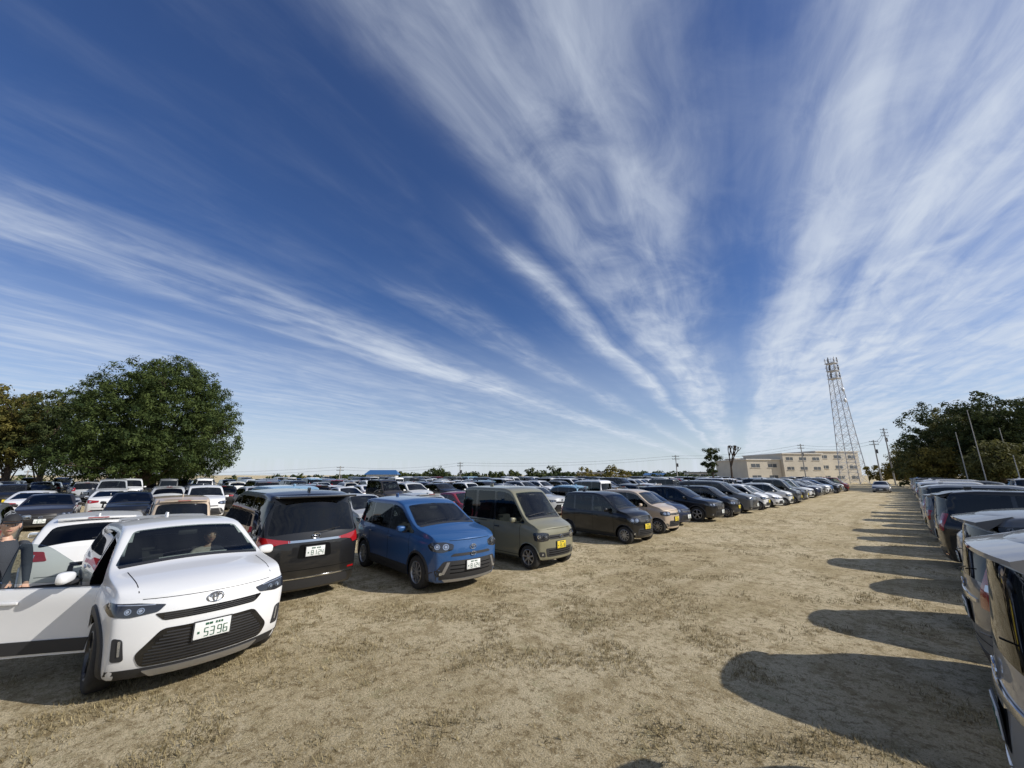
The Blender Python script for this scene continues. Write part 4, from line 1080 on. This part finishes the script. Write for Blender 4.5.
# ------------------------------------------------------------ sky
SUN_EL,SUN_AZ=33,55
w=bpy.data.worlds.new('World');scene.world=w;w.use_nodes=True;nt=w.node_tree;N=nt.nodes;L=nt.links;N.clear()
out=N.new('ShaderNodeOutputWorld');bg=N.new('ShaderNodeBackground');bg2=N.new('ShaderNodeBackground');mxs=N.new('ShaderNodeMixShader')
sky=N.new('ShaderNodeTexSky');sky.sky_type='NISHITA';sky.sun_disc=False;sky.sun_elevation=math.radians(SUN_EL);sky.sun_rotation=math.radians(SUN_AZ)
sky.air_density=1.0;sky.dust_density=.4;sky.ozone_density=5.0
bg.inputs['Strength'].default_value=.10
hs=N.new('ShaderNodeHueSaturation');hs.inputs['Saturation'].default_value=1.16;hs.inputs['Hue'].default_value=.512;L.new(sky.outputs[0],hs.inputs['Color']);L.new(hs.outputs[0],bg.inputs[0])
bg2.inputs[0].default_value=(.80,.88,1,1);bg2.inputs['Strength'].default_value=.84
tc=N.new('ShaderNodeTexCoord')
def M(op,a,b=None,c=None):
    n=N.new('ShaderNodeMath');n.operation=op
    for i,q in enumerate((a,b,c)):
        if q is None: continue
        if isinstance(q,(int,float)): n.inputs[i].default_value=q
        else: L.new(q,n.inputs[i])
    return n.outputs[0]
def dot(v):
    n=N.new('ShaderNodeVectorMath');n.operation='DOT_PRODUCT';L.new(tc.outputs['Generated'],n.inputs[0]);n.inputs[1].default_value=v;return n.outputs['Value']
da=math.radians(-15.5)
z=dot((0,0,1));zc=M('MAXIMUM',z,.035)
a=M('DIVIDE',dot((math.sin(da),math.cos(da),0)),zc);b=M('DIVIDE',dot((math.cos(da),-math.sin(da),0)),zc)
def vec(x,y,s=0):
    n=N.new('ShaderNodeCombineXYZ')
    for i,q in enumerate((x,y,s)):
        if isinstance(q,(int,float)): n.inputs[i].default_value=q
        else: L.new(q,n.inputs[i])
    return n.outputs[0]
def noise(v,det=6,ro=.55,dis=0):
    n=N.new('ShaderNodeTexNoise');n.inputs['Scale'].default_value=1;n.inputs['Detail'].default_value=det;n.inputs['Roughness'].default_value=ro;n.inputs['Distortion'].default_value=dis
    L.new(v,n.inputs['Vector']);return n.outputs['Fac']
def ramp(src,st,interp='EASE'):
    r=N.new('ShaderNodeValToRGB');r.color_ramp.interpolation=interp;e=r.color_ramp.elements
    e[0].position=st[0][0];e[0].color=(st[0][1],)*3+(1,);e[1].position=st[-1][0];e[1].color=(st[-1][1],)*3+(1,)
    for p,v in st[1:-1]:
        q=e.new(p);q.color=(v,v,v,1)
    L.new(src,r.inputs[0]);return r.outputs[0]
def ss(src,p0,p1,c0=0,c1=1):
    r=N.new('ShaderNodeMapRange');r.interpolation_type='SMOOTHSTEP';r.inputs['From Min'].default_value=p0;r.inputs['From Max'].default_value=p1
    r.inputs['To Min'].default_value=c0;r.inputs['To Max'].default_value=c1;L.new(src,r.inputs['Value']);return r.outputs[0]
wn=noise(vec(M('MULTIPLY',a,.45),M('MULTIPLY',b,.8)),3,.5)
bw=M('ADD',b,M('MULTIPLY',M('SUBTRACT',wn,.5),.32))
bn=M('DIVIDE',M('ADD',bw,5.0),8.0)
def bp(v): return (v+5)/8
band=ramp(bn,[(bp(-5),.45),(bp(-3.6),.35),(bp(-2.85),.22),(bp(-2.48),.72),(bp(-2.25),.55),(bp(-1.95),.06),(bp(-1.2),.01),(bp(-.70),.03),(bp(-.50),.55),(bp(-.36),.76),(bp(-.12),.60),(bp(.0),.24),(bp(.14),.12),(bp(.32),.68),(bp(.8),.82),(bp(1.3),.75),(bp(3),.6)],'LINEAR')
st2=M('MULTIPLY',ramp(bn,[(bp(-1.0),0),(bp(-.76),.75),(bp(-.62),0)],'EASE'),ss(a,.75,1.5))
st3=M('MULTIPLY',ramp(bn,[(bp(-1.75),0),(bp(-1.45),.45),(bp(-1.15),0)],'EASE'),ss(a,.9,1.8))
band=M('MAXIMUM',band,M('MAXIMUM',st2,st3))
fib=noise(vec(M('MULTIPLY',a,.6),M('MULTIPLY',bw,6.0),3.1),8,.56,.35)
fea=noise(vec(M('ADD',M('MULTIPLY',a,2.0),M('MULTIPLY',b,2.6)),M('SUBTRACT',M('MULTIPLY',b,4.0),M('MULTIPLY',a,1.6)),7.7),9,.60,.6)
big=noise(vec(M('MULTIPLY',a,.55),M('MULTIPLY',b,1.1),11.),4,.5)
f=M('ADD',M('ADD',M('MULTIPLY',fib,.35),M('MULTIPLY',fea,.36)),M('MULTIPLY',big,.29))
dens=ss(M('ADD',f,M('MULTIPLY',band,.16)),.44,.79)
al0=M('MULTIPLY',M('ADD',M('MULTIPLY',band,.92),.07),M('ADD',M('MULTIPLY',dens,.98),.14))
hz=ramp(z,[(0,.74),(.05,.56),(.16,.26),(.40,0)],'EASE')
top=ramp(z,[(0,.3),(.10,.7),(.22,1)],'LINEAR')
al=M('MINIMUM',M('ADD',M('MULTIPLY',al0,top),hz),.92)
L.new(al,mxs.inputs[0]);L.new(bg.outputs[0],mxs.inputs[1]);L.new(bg2.outputs[0],mxs.inputs[2]);L.new(mxs.outputs[0],out.inputs[0])
sl=bpy.data.lights.new('sun','SUN');sl.energy=5.0;sl.angle=math.radians(.5);sl.color=(1,.955,.88)
so=bpy.data.objects.new('sun',sl);COL.objects.link(so)
e,a_=math.radians(SUN_EL),math.radians(SUN_AZ)
so.rotation_euler=Vector((math.sin(a_)*math.cos(e),math.cos(a_)*math.cos(e),math.sin(e))).to_track_quat('Z','Y').to_euler()
# ------------------------------------------------------------ camera
cd=bpy.data.cameras.new('camera');cd.sensor_width=36;cd.sensor_fit='HORIZONTAL';cd.lens=FPX/1024*36;cd.clip_end=6000;cd.clip_start=.05
co=bpy.data.objects.new('camera',cd);COL.objects.link(co);co.location=(0,0,CH);co.rotation_euler=(math.pi/2+PIT,0,AZ);scene.camera=co
